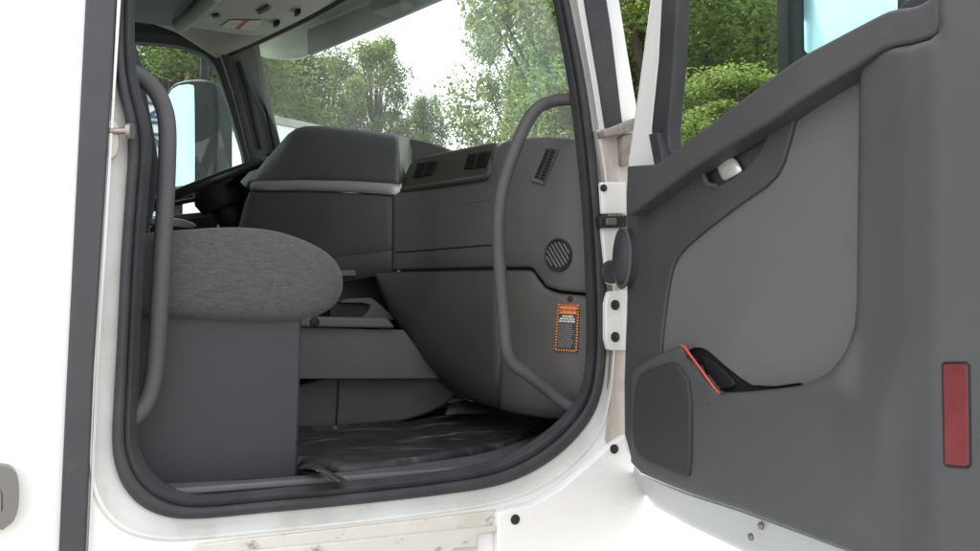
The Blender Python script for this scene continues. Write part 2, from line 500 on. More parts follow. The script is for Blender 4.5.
def box_bm(c, s, bm=None, rot=None):
    bm = bm or bmesh.new()
    mtx = Matrix.Translation(Vector(c)) @ (rot.to_4x4() if rot else Matrix.Identity(4)) @ Matrix.Diagonal((*s, 1))
    bmesh.ops.create_cube(bm, size=1, matrix=mtx)
    return bm

def disc_bm(c, n, r, h, dome=0.3, seg=24):
    """a round plug with a domed head on the surface at c, facing n"""
    n = Vector(n).normalized()
    u = n.orthogonal().normalized(); v = n.cross(u)
    bm = bmesh.new()
    prof = [(1.0, -0.3), (1.0, 0.5), (0.93, 0.8), (0.6, 1.0), (0.02, 1.0 + dome)]
    rows = [[Vector(c) + (u * math.cos(2 * math.pi * k / seg) + v * math.sin(2 * math.pi * k / seg)) * r * a + n * h * b for k in range(seg)] for a, b in prof]
    V = [[bm.verts.new(p) for p in q] for q in rows]
    for i in range(len(V) - 1):
        for k in range(seg):
            bm.faces.new((V[i][k], V[i][(k + 1) % seg], V[i + 1][(k + 1) % seg], V[i + 1][k]))
    bm.faces.new(V[-1]); bm.faces.new(V[0][::-1])
    return bm

# ------------------------------------------------------------------ setting
bm = bmesh.new()
bmesh.ops.create_grid(bm, x_segments=60, y_segments=60, size=200)
for v in bm.verts:
    v.co.z = mnoise.noise(v.co * 0.05) * 0.05 * min(1, max(0, (v.co.length - 8) / 20))
g = obj('ground', bm, M['ground'])
tag(g, kind='structure')

# ------------------------------------------------------------------ the truck
truck = empty('semi_truck', (0.4, 1.1, 0))
tag(truck, 'white semi truck with its door open on a grey plastic cab interior', 'truck')

Y0 = 0.0
def YP(pts, y=Y0): return [PY(a, b, y) for a, b in pts]

SEAL_OUT = [(118, -330), (116, -150), (115, 0), (115, 60), (119, 92), (126, 118), (129, 150), (126, 190), (121, 260), (118, 330), (115, 385), (112, 435), (114, 462), (123, 487), (141, 507), (168, 518), (200, 519), (260, 513), (350, 505), (440, 495), (495, 487), (530, 474), (562, 453), (588, 425), (601, 398), (606, 360), (607, 310), (604, 250), (600, 200), (595, 150), (586, 85), (575, 30), (569, 0), (540, -140), (480, -330), (300, -390)]
SEAL_IN = [(138, -310), (135, -150), (134, 0), (134, 60), (140, 92), (148, 118), (152, 150), (148, 190), (143, 260), (140, 330), (138, 385), (136, 430), (138, 448), (146, 466), (158, 480), (178, 492), (205, 496), (260, 490), (350, 482), (440, 472), (490, 463), (520, 450), (548, 431), (570, 410), (583, 388), (587, 355), (587, 310), (585, 250), (582, 200), (577, 150), (569, 85), (559, 30), (553, 0), (522, -130), (466, -308), (300, -365)]
JAMB = [(114, -350), (113, -150), (112, 0), (110, 60), (109, 92), (107, 118), (105, 150), (103, 190), (98, 260), (95, 330), (91, 385), (88, 440), (89, 480), (98, 508), (120, 532), (158, 542), (200, 540), (260, 534), (350, 525), (440, 514), (500, 505), (540, 490), (575, 466), (600, 438), (611, 402), (615, 360), (616, 310), (613, 250), (609, 200), (604, 150), (594, 85), (584, 30), (579, 0), (552, -150), (490, -350), (300, -410)]
so_ = chaikin([(*p, 0) for p in SEAL_OUT], 2); si_ = chaikin([(*p, 0) for p in SEAL_IN], 2); jb_ = chaikin([(*p, 0) for p in JAMB], 2)
def ring(pts, y): return [PY(p.x, p.y, y) for p in pts]
def mix(a, b, t): return [p.lerp(q, t) for p, q in zip(a, b)]

# the outside of the cab side, one sheet with the door opening cut out of it
outer = YP([(60, 900)]) + [Vector((-2.6, 0, 0.45)), Vector((-2.6, 0, 3.6)), Vector((0.28, 0, 3.6)), Vector((0.49, 0, 3.0)), Vector((0.78, 0, 2.74))] + YP([(614, -30), (626, 45), (638, 117), (655, 180)]) + [Vector((1.30, 0, 1.90)), Vector((1.36, 0, 0.45))]
outer[0] = Vector((-0.1, 0, 0.45))
bm = plate_bm(outer, (0, 0.012, 0), [ring(jb_, 0.0)])
body = obj('cab_body', bm, M['white'], truck, smooth=False)
def ring2(a, b, ys):   # rows between two outlines
    return [[PY(q.x, q.y, y) for q in mix(a, b, t)] for t, y in ys]
bm = grid_bm(ring2(jb_, so_, [(0, -0.002), (0.06, -0.006), (0.16, -0.006), (0.30, 0.004), (0.55, 0.016), (0.85, 0.022), (1.02, 0.024), (1.3, 0.03)]), closed=True)
obj('door_jamb', bm, M['jamb'], body, angle=60)
# rubber seal with its lips
bm = grid_bm(ring2(so_, si_, [(-0.02, 0.030), (-0.02, 0.012), (0.10, 0.001), (0.30, -0.002), (0.46, 0.004), (0.50, 0.010), (0.54, 0.006), (0.70, 0.002), (0.84, 0.010), (0.90, 0.018), (1.0, 0.022), (1.04, 0.04), (1.04, 0.07)]), closed=True)
obj('door_seal', bm, M['rubber'], truck, angle=80)
# black seam strip behind the door, with a thin lip
bm = plate_bm(YP([(89, -60), (119, -60), (111, 100), (103, 230), (94, 370), (83, 620), (56, 620), (66, 400), (76, 200)], -0.014), (0, 0.02, 0))
obj('seam_strip', bm, M['seam'], truck, bevel=0.004)
bm = plate_bm(YP([(120, -60), (124.5, -60), (115, 100), (107.5, 230), (98.5, 370), (88, 620), (85, 620), (96, 370), (104, 230), (112, 100)], -0.010), (0, 0.014, 0))
obj('jamb_edge', bm, M['white'], body, bevel=0.002)

# grimy pillar in front of the opening, hinge plate, plugs, check strap
bm = plate_bm(YP([(598, 130), (640, 118), (660, 180), (660, 470), (622, 472), (606, 440), (611, 402), (614.5, 360), (615.5, 310), (612.5, 250), (608.5, 200)], -0.004), (0, 0.02, 0))
hp = obj('hinge_pillar', bm, M['pillar'], truck, bevel=0.002)
bm = plate_bm(chaikin([tuple(v) for v in YP([(606, 292), (622, 290), (634, 292), (634, 350), (620, 351), (606, 350)], -0.012)], 1, r=.2), (0, 0.014, 0))
obj('hinge_plate', bm, M['jamb'], hp, bevel=0.003)
bm = plate_bm(YP([(601, 182), (626, 182), (626, 214), (603, 214)], -0.010), (0, 0.012, 0))
obj('bracket_plate', bm, M['jamb'], hp, bevel=0.003)
bm = plate_bm(YP([(602, 226), (626, 228), (626, 288), (608, 284)], -0.009), (0, 0.012, 0))
obj('bracket_plate', bm, M['jamb'], hp, bevel=0.003)
bm = plate_bm(YP([(600, 216), (628, 215), (628, 227), (601, 228)], -0.020), (0, 0.02, 0))
cs = obj('check_strap', bm, M['dark'], hp, bevel=0.003)
bm = plate_bm(YP([(607, 218), (617, 218), (617, 225), (607, 225)], -0.024), (0, 0.01, 0))
obj('strap_pin', bm, M['grey'], hp, bevel=0.002)
for (a, b, y, r) in [(615, 305, -0.012, .0105), (615, 337, -0.012, .0105), (603.5, 188, -0.010, .0075)]:
    obj('plug', disc_bm(PY(a, b, y), (0, -1, 0), r, 0.004), M['dark'], hp)
obj('grommet', disc_bm(PY(611, 272, -0.012), (0, -1, 0), 0.024, 0.006), M['rubber'], hp)
bm = plate_bm(YP([(604, 130), (640, 116), (640, 128), (622, 134), (606, 137)], -0.03), (0, 0.03, 0))
obj('hinge_bracket', bm, M['hinge'], hp, bevel=0.004)
bm = plate_bm(YP([(622, 136), (633, 132), (633, 164), (624, 166)], -0.022), (0, 0.02, 0))
obj('hinge_bracket', bm, M['hinge'], hp, bevel=0.004)
# A pillar: black second seal between the two white strips
bm = plate_bm(YP([(580, -40), (601, -40), (612, 30), (624, 131), (608, 133), (600, 80), (588, 10)], -0.010), (0, 0.016, 0))
obj('pillar_seal', bm, M['rubber'], truck, bevel=0.004)
# sill below the opening and fairing plates
bm = plate_bm(YP([(150, 580), (200, 545), (240, 540), (330, 530), (420, 520), (497, 510.5), (497, 532), (478, 535), (478, 590), (150, 620)], -0.008), (0, 0.01, 0))
obj('sill_panel', bm, M['sill'], body, bevel=0.002)
bm = plate_bm(YP([(230, 553), (330, 543), (497, 526), (497, 532), (478, 535), (477, 548), (455, 549), (448, 556), (440, 600), (230, 600)], -0.016), (0, 0.01, 0))
obj('sill_panel', bm, M['sill'], body, bevel=0.003)
fp = [(498, 513), (512, 509), (533, 505), (560, 489), (585, 468), (605, 450), (624, 436), (700, 440), (800, 700), (498, 700)]
bm = plate_bm(YP(fp, -0.020), (0, 0.022, 0))
fair = obj('side_fairing', bm, M['white'], truck, bevel=0.005)
for (a, b) in [(515, 519.5), (614, 449)]:
    obj('plug', disc_bm(PY(a, b, -0.020), (0, -1, 0), 0.0095, 0.004), M['dark'], fair)
# luggage latch at lower left
cen = [(-14, 466), (4, 465), (14, 470), (19, 482), (19, 508), (14, 522), (4, 529), (-14, 530)]
bm = plate_bm(chaikin([tuple(v) for v in YP([(-46, 466)] + cen[1:-1] + [(4, 530), (-46, 531)], -0.022)], 2), (0, 0.024, 0),
              [chaikin([tuple(v) for v in YP([(-40, 488), (-2, 487), (3, 492), (3, 512), (-2, 517), (-40, 518)], -0.022)], 2)])
lt = obj('latch', bm, M['nickel'], truck, bevel=0.006)
bm = plate_bm(YP([(-39, 489), (1.5, 489), (1.5, 516), (-39, 517)], -0.013), (0, 0.012, 0))
obj('latch_paddle', bm, M['chrome'], lt, bevel=0.003)
# striker bolt in the door jamb
a = PY(107, 131, -0.02); 
bm = tube_bm([PY(108, 131, -0.004), PY(131, 131, -0.02)], 0.005, 12)
tube_bm([PY(128, 131, -0.018), PY(132.5, 131, -0.021)], 0.0125, 16, bm=bm)
st = obj('striker', bm, M['steel'], truck)
bm = plate_bm(chaikin([tuple(v) for v in YP([(107, 120), (113, 118), (120, 128), (119, 152), (112, 160), (107, 156)], -0.008)], 1), (0, 0.02, 0))
obj('striker_plate', bm, M['pillar'], st, bevel=0.003)

# ------------------------------------------------------------------ seat
seat = bpy.data.objects.new('passenger_seat', None)
ps = (0.1, 0.36, 1.345)
# base box is the seat's own mesh
def prism_y(pts, y0, y1):
    bm = plate_bm(YP(pts, y0), (0, y1 - y0, 0))
    return bm
bm = prism_y([(40, 311), (302, 316), (300, 400), (297.5, 484), (220, 488), (40, 500)], 0.13, 0.62)
seat = obj('passenger_seat', bm, mat('seat_base_plastic', (0.036, 0.038, 0.043), 0.6, grain=0.5, gscale=900, var=0.06), truck, bevel=0.006)
def pillow(prof, y0, y1, n=18, pw=5.0, shrink=0.72):
    """a stuffed cushion: a side outline carried from y0 to y1, drawn in at both ends"""
    prof = chaikin(prof, 2)
    c = sum(prof, Vector()) / len(prof)
    rows = []
    for i in range(n + 1):
        s = -1 + 2 * i / n
        s = math.copysign(abs(s) ** 0.55, s)
        k = (1 - abs(s) ** pw * (1 - 0.0)) ** (1 / pw) if abs(s) < 1 else 0
        k = max(0.02, k)
        y = (y0 + y1) / 2 + (y1 - y0) / 2 * s
        rows.append([Vector((c.x + (p.x - c.x) * (shrink + (1 - shrink) * k), y, c.z + (p.z - c.z) * (shrink + (1 - shrink) * k))) for p in prof])
    bm = grid_bm(rows, closed=True)
    bm.verts.ensure_lookup_table()
    n0 = len(prof)
    bm.faces.new([bm.verts[i] for i in range(n0)]); bm.faces.new([bm.verts[len(bm.verts) - n0 + i] for i in range(n0)])
    return bm
cush = [PY(a, b, 0.16) for a, b in [(60, 232), (130, 234), (180, 229), (230, 226), (270, 229), (305, 240), (332, 256), (343, 276), (341, 298), (326, 314), (300, 322), (255, 324), (180, 321), (60, 316)]]
cu = obj('cushion', pillow(cush, 0.10, 0.62), M['fabric'], seat, sub=1)
back = [PY(a, b, 0.16) for a, b in [(122, 246), (143, 242), (151, 228), (157, 195), (158, 165), (154, 140), (148, 110), (140, 60), (100, -60), (20, -60), (40, 120), (70, 240)]]
obj('backrest', pillow(back, 0.10, 0.62), mat('dark_seat_fabric', (0.05, 0.05, 0.055), 0.95, spec=0.2, grain=0.8, gscale=600, var=0.2, vscale=200), seat, sub=1)
# bracket below the backrest
bm = box_bm((PY(140, 245, 0.3)), (0.1, 0.3, 0.02))
obj('recliner_bracket', bm, M['dark'], seat, bevel=0.004)

# ------------------------------------------------------------------ grab handles
def traced_tube(pts, r, n=8):
    return tube_bm(catmull(pts, n), r, 16)
p = [(122, 70, .03), (138, 75, .05), (152, 86, .06), (163, 105, .065), (167.5, 132, .065), (166, 190, .065), (162, 260, .065), (158, 330, .065), (154.5, 372, .065), (149, 396, .06), (140, 412, .05), (126, 424, .03)]
obj('grab_handle', traced_tube([PY(*q) for q in p], 0.0145), M['handle'], truck)
p = [(584, 99, .03), (570, 99, .06), (553, 101, .08), (538, 108, .085), (526, 124, .09), (514, 152, .09), (504, 182, .09), (499, 212, .09), (498.5, 245, .09), (501, 285, .09), (504.5, 325, .09), (507, 349, .09), (514, 364, .09), (530, 376, .085), (548, 390, .08), (564, 403, .07), (576, 409, .055), (590, 411, .03)]
obj('grab_handle', traced_tube([PY(*q) for q in p], 0.0135), M['handle'], truck)

# ------------------------------------------------------------------ dashboard
P0, P1 = (0.55, 1.20), (0.84, 0.67)
PLAN = [(v.x, v.y) for v in catmull([(0.60, 1.05, 0), (0.84, 0.67, 0), (0.895, 0.48, 0), (0.925, 0.30, 0), (0.957, 0.18, 0), (1.035, 0.05, 0)], 6)]
STACK = [(0.46, 1.42), P0, P1]
def rows_of(cols, profile, plan):
    """profile: list of (fraction between top and bottom, forward offset); cols: list of (px, top, bottom)"""
    return [[along(px, tp + (bt - tp) * f, plan, off if not callable(off) else off(px)) for px, tp, bt in cols] for f, off in profile]

top = [(388, 150), (445, 152), (490, 143), (520, 139), (548, 137), (572, 139), (582, 143), (590, 150)]
lip = [(388, 193), (403, 190), (430, 186), (460, 182), (487, 178.5), (490, 173), (493, 160), (497, 147), (505, 141.5), (520, 139), (548, 137), (572, 139), (582, 143), (590, 150)]
seam = [(388, 270.5), (490, 267.5), (533, 268), (539, 277), (547, 287), (560, 291), (590, 294)]
bot = [(374, 274), (377, 283), (382, 297), (390, 313), (400, 329), (410, 344), (425, 361), (440, 376), (460, 392), (480, 402), (510, 411), (545, 417), (592, 419)]
def cols(a, b, n, tp, bt): return [(x, interp(tp, x), interp(bt, x)) for x in [a + (b - a) * i / n for i in range(n + 1)]]
dash_bm = grid_bm(rows_of(cols(392, 590, 60, lip, seam), [(-0.0, .08), (0.0, .010), (.02, .004), (.06, .001), (.25, 0), (.5, -.004), (.8, 0), (.97, .002), (.99, .006), (1.0, .014)], PLAN))
dash = obj('dashboard', dash_bm, M['dash'], truck, solid=0.012, angle=60)
# stitched seam line along the glove box
bm = tube_bm([along(x, interp([(395, 252.5), (440, 249), (490, 245)], x), PLAN, -0.001) for x in range(396, 494, 8)], 0.0018, 6)
obj('glove_box_seam', bm, M['black'], dash)
sc = interp
lc = [(x, interp([(370, 274), (374, 273), (392, 271.5)] + [(q[0], q[1] + 2) for q in seam[1:]], x), interp(bot, x)) for x in [374, 376, 378, 381, 385, 390, 395, 400, 407, 415, 425, 435, 445, 455, 465, 475, 485, 492, 500]]
knee = obj('knee_panel', grid_bm(rows_of(lc, [(0, .012), (.02, .004), (.06, 0), (.3, -.006), (.6, 0), (.8, .012), (.92, .03), (1, .06), (1.02, .12)], PLAN)), M['dash_low'], dash, solid=0.01, angle=60)
lc = [(x, interp([(q[0], q[1] + 2) for q in seam], x), interp(bot, x)) for x in [500, 503, 508, 515, 522, 530, 534, 537, 540, 545, 552, 560, 568, 576, 584, 592]]
obj('end_panel', grid_bm(rows_of(lc, [(0, .012), (.02, .004), (.06, 0), (.3, 0), (.6, .004), (.8, .01), (.92, .016), (1, .03), (1.02, .1)], PLAN)), M['dash_end'], dash, solid=0.01, angle=60)
# recessed tray above the glove box, its lip and two vents
tcol = [(x, interp([(400, 190), (404, 178), (410, 164), (420, 158), (445, 152), (490, 143), (496, 142)], x), interp([(400, 190), (430, 185), (487, 177), (497, 176)], x)) for x in [400, 402, 404, 407, 410, 415, 420, 430, 445, 460, 475, 490, 496]]
tray = obj('dash_tray', grid_bm(rows_of(tcol, [(0, .10), (0, .066), (.06, .060), (.5, .052), (.9, .044), (.97, .040), (1.0, .02)], PLAN)), M['tray'], dash, solid=0.006, angle=60)
bm = tube_bm(catmull([along(x, y, PLAN, o) for x, y, o in [(402, 190, .004), (420, 187.5, .0), (450, 183, -.002), (478, 178.5, -.002), (487, 176, 0), (490, 170, .004), (492, 162, .02)]], 6), 0.0065, 10)
obj('tray_lip', bm, M['tray'], dash)
for quad in ([(419, 163), (438, 161), (433, 175.5), (414, 178)], [(470, 154), (490, 151), (487, 167), (465, 169.5)]):
    fr = [along(a, b, PLAN, .050) for a, b in quad]
    nrm = (fr[1] - fr[0]).cross(fr[3] - fr[0]).normalized()
    if nrm.x > 0: nrm = -nrm
    bm = plate_bm([p + nrm * 0.004 for p in fr], -nrm * 0.02)
    v_ = obj('defrost_vent', bm, M['black'], dash, bevel=0.002)
    bm = bmesh.new()
    for k in range(6):
        t = (k + .5) / 6
        tube_bm([fr[0].lerp(fr[3], t) + nrm * 0.005, fr[1].lerp(fr[2], t) + nrm * 0.005], 0.0016, 6, bm=bm)
    tube_bm([fr[0].lerp(fr[1], .5) + nrm * 0.005, fr[3].lerp(fr[2], .5) + nrm * 0.005], 0.0022, 6, bm=bm)
    obj('vent_slats', bm, M['dark'], dash)

# tall vent on the dash end
vq = [(547.5, 145), (559, 149), (545, 185), (532, 181.5)]
fr = [along(a, b, PLAN, -0.002) for a, b in vq]
n_ = (fr[1] - fr[0]).cross(fr[3] - fr[0]).normalized()
if n_.y > 0: n_ = -n_
ins = [fr[0].lerp(fr[2], .10), fr[1].lerp(fr[3], .10), fr[2].lerp(fr[0], .10), fr[3].lerp(fr[1], .10)]
vb = obj('side_vent', plate_bm([p + n_ * 0.006 for p in fr], -n_ * 0.012, [[p + n_ * 0.006 for p in ins]]), M['grey'], dash, bevel=0.002)
obj('vent_core', plate_bm([p + n_ * 0.001 for p in ins], -n_ * 0.02), M['black'], dash)
bm = bmesh.new()
for k in range(1, 9):
    t = k / 9
    tube_bm([ins[0].lerp(ins[3], t) + n_ * 0.004, ins[1].lerp(ins[2], t) + n_ * 0.004], 0.0009, 6, bm=bm)
tube_bm([ins[0].lerp(ins[1], .5) + n_ * 0.005, ins[3].lerp(ins[2], .5) + n_ * 0.005], 0.0016, 6, bm=bm)
obj('vent_slats', bm, M['dash_low'], dash)
# round demister with slanted bars
c = along(558.5, 255, PLAN, -0.003)
u = (along(568, 255, PLAN, -.003) - along(549, 255, PLAN, -.003)).normalized()
w = Vector((0, 0, 1)); n_ = u.cross(w).normalized()
if n_.y > 0: n_ = -n_
r_ = 0.0325
circ = lambda rr, o: [c + u * math.cos(2 * math.pi * k / 40) * rr * .96 + w * math.sin(2 * math.pi * k / 40) * rr * 1.1 + n_ * o for k in range(40)]
dv = obj('round_vent', plate_bm(circ(r_, .005), -n_ * .012, [circ(r_ * .86, .005)]), M['dark'], dash, bevel=0.002)
obj('vent_core', plate_bm(circ(r_ * .86, .001), -n_ * .01), M['black'], dash)
bm = bmesh.new()
for k in range(-3, 4):
    o_ = k * r_ * .25
    hh = math.sqrt(max(0, (r_ * .84) ** 2 - o_ ** 2))
    d1 = (u * .62 + w * -.78) if False else (u * .55 - w * .83)
    d2 = (u * .83 + w * .55)
    tube_bm([c + d2 * o_ - d1 * hh + n_ * .004, c + d2 * o_ + d1 * hh + n_ * .004], 0.0023, 6, bm=bm)
obj('vent_slats', bm, M['grey'], dash)
obj('screw', disc_bm(along(570, 299, PLAN, 0.0), n_, 0.006, 0.003), M['dark'], dash)

# warning sticker on the dash end
lq = [(558, 304), (579.5, 305), (577, 352), (554.5, 350.5)]
L = [along(a, b, PLAN, -0.004) for a, b in lq]
ln = (L[1] - L[0]).cross(L[3] - L[0]).normalized()
if ln.y > 0: ln = -ln
def bil(s, t, o=0): return L[0].lerp(L[1], s).lerp(L[3].lerp(L[2], s), t) + ln * o
bm = bmesh.new()
def quad(s0, t0, s1, t1, o, mi, sk=0):
    vs = [bm.verts.new(bil(*q, o)) for q in ((s0 + sk, t0), (s1 + sk, t0), (s1, t1), (s0, t1))]
    f = bm.faces.new(vs); f.material_index = mi
    f.normal_update()
    if f.normal.dot(ln) < 0: f.normal_flip()
quad(0, 0, 1, 1, 0.0002, 1)
n1 = 16
for k in range(n1):                                  # hazard stripes round the edge
    t = k / n1
    quad(0.0, t, .085, t + .5 / n1, .0006, 0); quad(.915, t, 1.0, t + .5 / n1, .0006, 0)
for k in range(8):
    s = .06 + k / 8 * .9
    quad(s, 0.0, s + .055, .035, .0007, 0, .0); quad(s, .965, s + .06, 1.0, .0007, 0, 0)
quad(.11, .045, .89, .20, .0008, 0)
for k, (a, b) in enumerate([(.25, .75), (.14, .86), (.11, .88)]):   # three lines too small to read
    s = a
    while s < b - .03:
        q = min(b, s + random.uniform(.08, .2))
        quad(s, .235 + k * .055, q, .27 + k * .055, .0008, 2); s = q + .025
for k in range(13):
    s, b = .12, random.uniform(.7, .88)
    while s < b - .03:
        q = min(b, s + random.uniform(.06, .2))
        quad(s, .42 + k * .04, q, .438 + k * .04, .0008, 3); s = q + .02
def text_into(bm, body, size, org, ux, uy, mi, nrm):
    cu_ = bpy.data.curves.new('lettering', 'FONT'); cu_.body = body; cu_.size = size; cu_.align_x = 'CENTER'; cu_.align_y = 'CENTER'
    cu_.offset = size * .02
    to = bpy.data.objects.new('lettering', cu_); COL.objects.link(to)
    dg = bpy.context.evaluated_depsgraph_get()
    me = bpy.data.meshes.new_from_object(to.evaluated_get(dg))
    vs = [bm.verts.new(org + ux * v.co.x + uy * v.co.y) for v in me.vertices]
    for p in me.polygons:
        try:
            f = bm.faces.new([vs[i] for i in p.vertices]); f.material_index = mi; f.normal_update()
            if f.normal.dot(nrm) < 0: f.normal_flip()
        except ValueError: pass
    bpy.data.objects.remove(to); bpy.data.meshes.remove(me)
ux = (L[1] - L[0]).normalized(); uy = (L[0] - L[3]).normalized()
text_into(bm, '\u26A0WARNING' if False else 'WARNING', (L[0] - L[3]).length * .088, bil(.56, .122, .0011), ux, uy, 1, ln)
v3 = [bm.verts.new(bil(*q, .0011)) for q in ((.135, .165), (.205, .165), (.17, .085))]
f = bm.faces.new(v3); f.material_index = 1
me = bpy.data.meshes.new('warning_label'); bm.to_mesh(me); bm.free()
for k in ('label_orange', 'label_black', 'label_white', 'label_line'): me.materials.append(M[k])
wlb = link('warning_label', me, dash)
tag(wlb, 'orange and black safety sticker with hazard border')

# centre stack that turns towards the driver
st_top = [(246, 186), (250, 181), (258, 169), (266, 159), (276, 148), (288, 134), (296, 128.5), (305, 126), (320, 125.5), (360, 129.5), (392, 133.5), (404, 136)]
trim_t = [(240, 181), (300, 179.5), (350, 180.5), (404, 183.5)]
trim_b = [(240, 191.5), (300, 191), (350, 192.5), (404, 196.5)]
xs = [248, 250, 253, 258, 262, 266, 271, 276, 282, 288, 292, 296, 300, 305, 312, 320, 335, 350, 365, 380, 388, 394, 398]
pc = [(x, min(interp(st_top, x), interp(trim_t, x) - .3), interp(trim_t, x)) for x in xs]
stack = obj('centre_stack', grid_bm(rows_of(pc, [(0, .30), (0.0, .13), (.04, .09), (.12, .06), (.3, .035), (.6, .015), (.9, .003), (1, 0)], STACK)), M['dash'], truck, solid=0.01, angle=60)
xs2 = [236, 238, 241, 245, 250, 260, 275, 290, 304, 306, 320, 340, 360, 375, 385, 391, 394, 396, 398]
def oc(px): return interp([(236, .03), (240, .012), (250, 0), (303, 0), (305, .0015), (307, 0), (380, 0), (390, .002), (394, .008), (398, .022)], px)
lw = [(x, interp(trim_b, x), interp([(236, 300), (330, 285), (398, 271)], x)) for x in xs2]
lw = [(x, (interp([(236, 240), (244, 205), (250, 191)], x) if x < 250 else t), b) for x, t, b in lw]
obj('stack_side', grid_bm([[along(px, tp + (bt - tp) * f, STACK, oc(px) + off) for px, tp, bt in lw] for f, off in [(0, .004), (.03, 0), (.3, -.006), (.6, -.004), (.70, 0), (.715, .003), (.73, 0), (1, .01)]]), M['dash'], stack, solid=0.01, angle=60)
tw = [(x, interp(trim_t, x), interp(trim_b, x)) for x in [250, 254, 260, 275, 300, 325, 350, 375, 388, 395, 399, 402]]
obj('trim_band', grid_bm([[along(px, tp + (bt - tp) * f, STACK, off + interp([(250, .01), (256, 0), (392, 0), (402, .02)], px)) for px, tp, bt in tw] for f, off in [(0, .004), (.1, -.006), (.5, -.010), (.9, -.006), (1, .004)]]), M['silver'], stack, solid=0.004, angle=60)
# flank between stack and tray, light from the open door put into its colour
ch = [[along(a, b, STACK, o) for a, b, o in r] for r in [
    [(396, 134, .13), (404, 136, .17), (413, 140, .24), (418, 146, .30)],
    [(396, 146, .06), (404, 148, .12), (412, 152, .20), (417, 157, .27)],
    [(396, 160, .03), (403, 162, .08), (410, 164, .15), (413, 166, .2)],
    [(395, 174, .01), (401, 175, .05), (406, 177, .10), (408, 178, .15)],
    [(394, 184, .0), (399, 185, .03), (403, 187, .06), (404, 190, .1)]]]
obj('stack_flank', grid_bm(ch), M['pale'], stack, solid=0.006)
bm = plate_bm([along(a, b, PLAN, .22) for a, b in [(400, 137), (424, 141), (441, 146), (454, 152.5), (440, 162), (408, 168)]], (0.15, 0.1, 0))
obj('dash_cowl', bm, M['dash'], stack, bevel=0.006)
# small stalk and key at the driver's edge of the stack
bm = tube_bm(catmull([PY(272, 190, 1.3), PY(277, 183, 1.27), PY(283, 181, 1.25), PY(284, 176, 1.25)], 5), 0.008, 10)
obj('stalk', bm, M['silver'], stack)

# dash top and the body below it, up to the glass
WS_B = [(0.93, 2.02), (1.17, 1.60), (1.30, 1.05), (1.22, 0.50), (1.06, 0.05)]
WS_T = [(0.64, 1.97), (0.73, 1.66), (0.85, 1.10), (0.865, 0.55), (0.76, 0.08)]
ws_b = [(v.x, v.y) for v in catmull([(*q, 0) for q in WS_B], 8)]; ws_t = [(v.x, v.y) for v in catmull([(*q, 0) for q in WS_T], 8)]
dt = [Vector((x, y, 1.95)) for x, y in ws_b] + [Vector((1.045, .03, 1.95))] + [Vector((x - .001, y, 1.95)) for x, y in PLAN[::-1] if .05 <= y <= .655] + [Vector((.862, .675, 1.95)), Vector((.625, 1.12, 1.95)), Vector((.66, 1.3, 1.92)), Vector((.70, 2.05, 1.92))]
obj('dash_top', plate_bm(dt, (0, 0, -0.04)), M['dash'], dash, smooth=False)
bm = plate_bm([Vector((x + .06, y, 1.90)) for x, y in ws_b] , (0, 0, -0.9)) if False else grid_bm([[Vector((x + .02, y, z)) for x, y in [(1.06, .005)] + ws_b[:] [::-1] + [(.93, 2.09)]] for z in (1.97, 1.6, 1.2)])
obj('firewall', bm, M['dark'], truck, solid=0.02)

# driver's instrument cowl and column (in the shade behind the wheel)
bm = plate_bm([PY(a, b, 1.95) for a, b in [(232, 175), (262, 160), (300, 165), (300, 330), (205, 330), (215, 230)]], (0, -.5, 0))
obj('driver_cowl', bm, M['dark'], dash, bevel=0.02)
SW = PY(214, 183, 1.62)
sn = Vector((-math.sin(R(25.5)), 0, math.cos(R(25.5))))
su = Vector((math.cos(R(25.5)), 0, math.sin(R(25.5)))); sv = Vector((0, 1, 0))
wheel = obj('steering_wheel', tube_bm([SW + (su * math.cos(t) + sv * math.sin(t)) * .225 for t in [2 * math.pi * k / 56 for k in range(56)]], 0.0165, 14, closed=True), mat('wheel_leather', (0.028, 0.028, 0.03), 0.34, grain=0.3, var=0.1), truck)
bm = tube_bm([SW + sn * .01, SW - sn * .05, SW - sn * .09], 0.085, 24, taper=lambda t: .075 + .015 * math.sin(t * 3))
obj('wheel_hub', bm, M['dark'], wheel, bevel=0.008)
for ang in (70, 180, 290):
    d_ = su * math.cos(R(ang)) + sv * math.sin(R(ang))
    obj('wheel_spoke', tube_bm([SW - sn * .035 + d_ * .05, SW - sn * .02 + d_ * .14, SW + d_ * .215], 0.018, 10, flat=.45), M['dark'], wheel)
obj('steering_column', tube_bm([SW - sn * .08, SW - sn * .55 + su * .06], 0.05, 18), M['dark'], wheel)

# ------------------------------------------------------------------ floor, tunnel, console
ZF = 1.345
bm = plate_bm([Vector((-.9, .03, ZF)), Vector((1.04, .03, ZF)), Vector((1.25, .6, ZF)), Vector((1.25, 2.05, ZF)), Vector((-.9, 2.05, ZF))], (0, 0, -.05))
obj('cab_floor', bm, M['dark'], truck, smooth=False)
sp = [(138, 470), (150, 491), (176, 496), (260, 489), (350, 481), (440, 471), (492, 462), (522, 449), (550, 430), (570, 411), (560, 405), (530, 430), (480, 452), (400, 465), (300, 477), (200, 488)]
bm = plate_bm([Vector((v.x, max(v.y, .032), v.z)) for v in [PZ(a, b, ZF + .012) for a, b in [(148, 499), (172, 498.5), (205, 499), (260, 494), (350, 486), (440, 476), (492, 465), (525, 451), (553, 430), (568, 412), (560, 408), (520, 434), (470, 454), (400, 466), (320, 474), (240, 480), (148, 484)]]], (0, 0, -.012))
obj('scuff_plate', bm, M['step'], truck, bevel=0.004)
bm = plate_bm([PY(a, b, .64) for a, b in [(296, 327), (404, 330), (440, 377.5), (470, 400), (470, 402), (440, 378.5), (296, 379)]], (0, .35, 0))
tun = obj('heater_box', bm, M['grey'], truck, bevel=0.006)
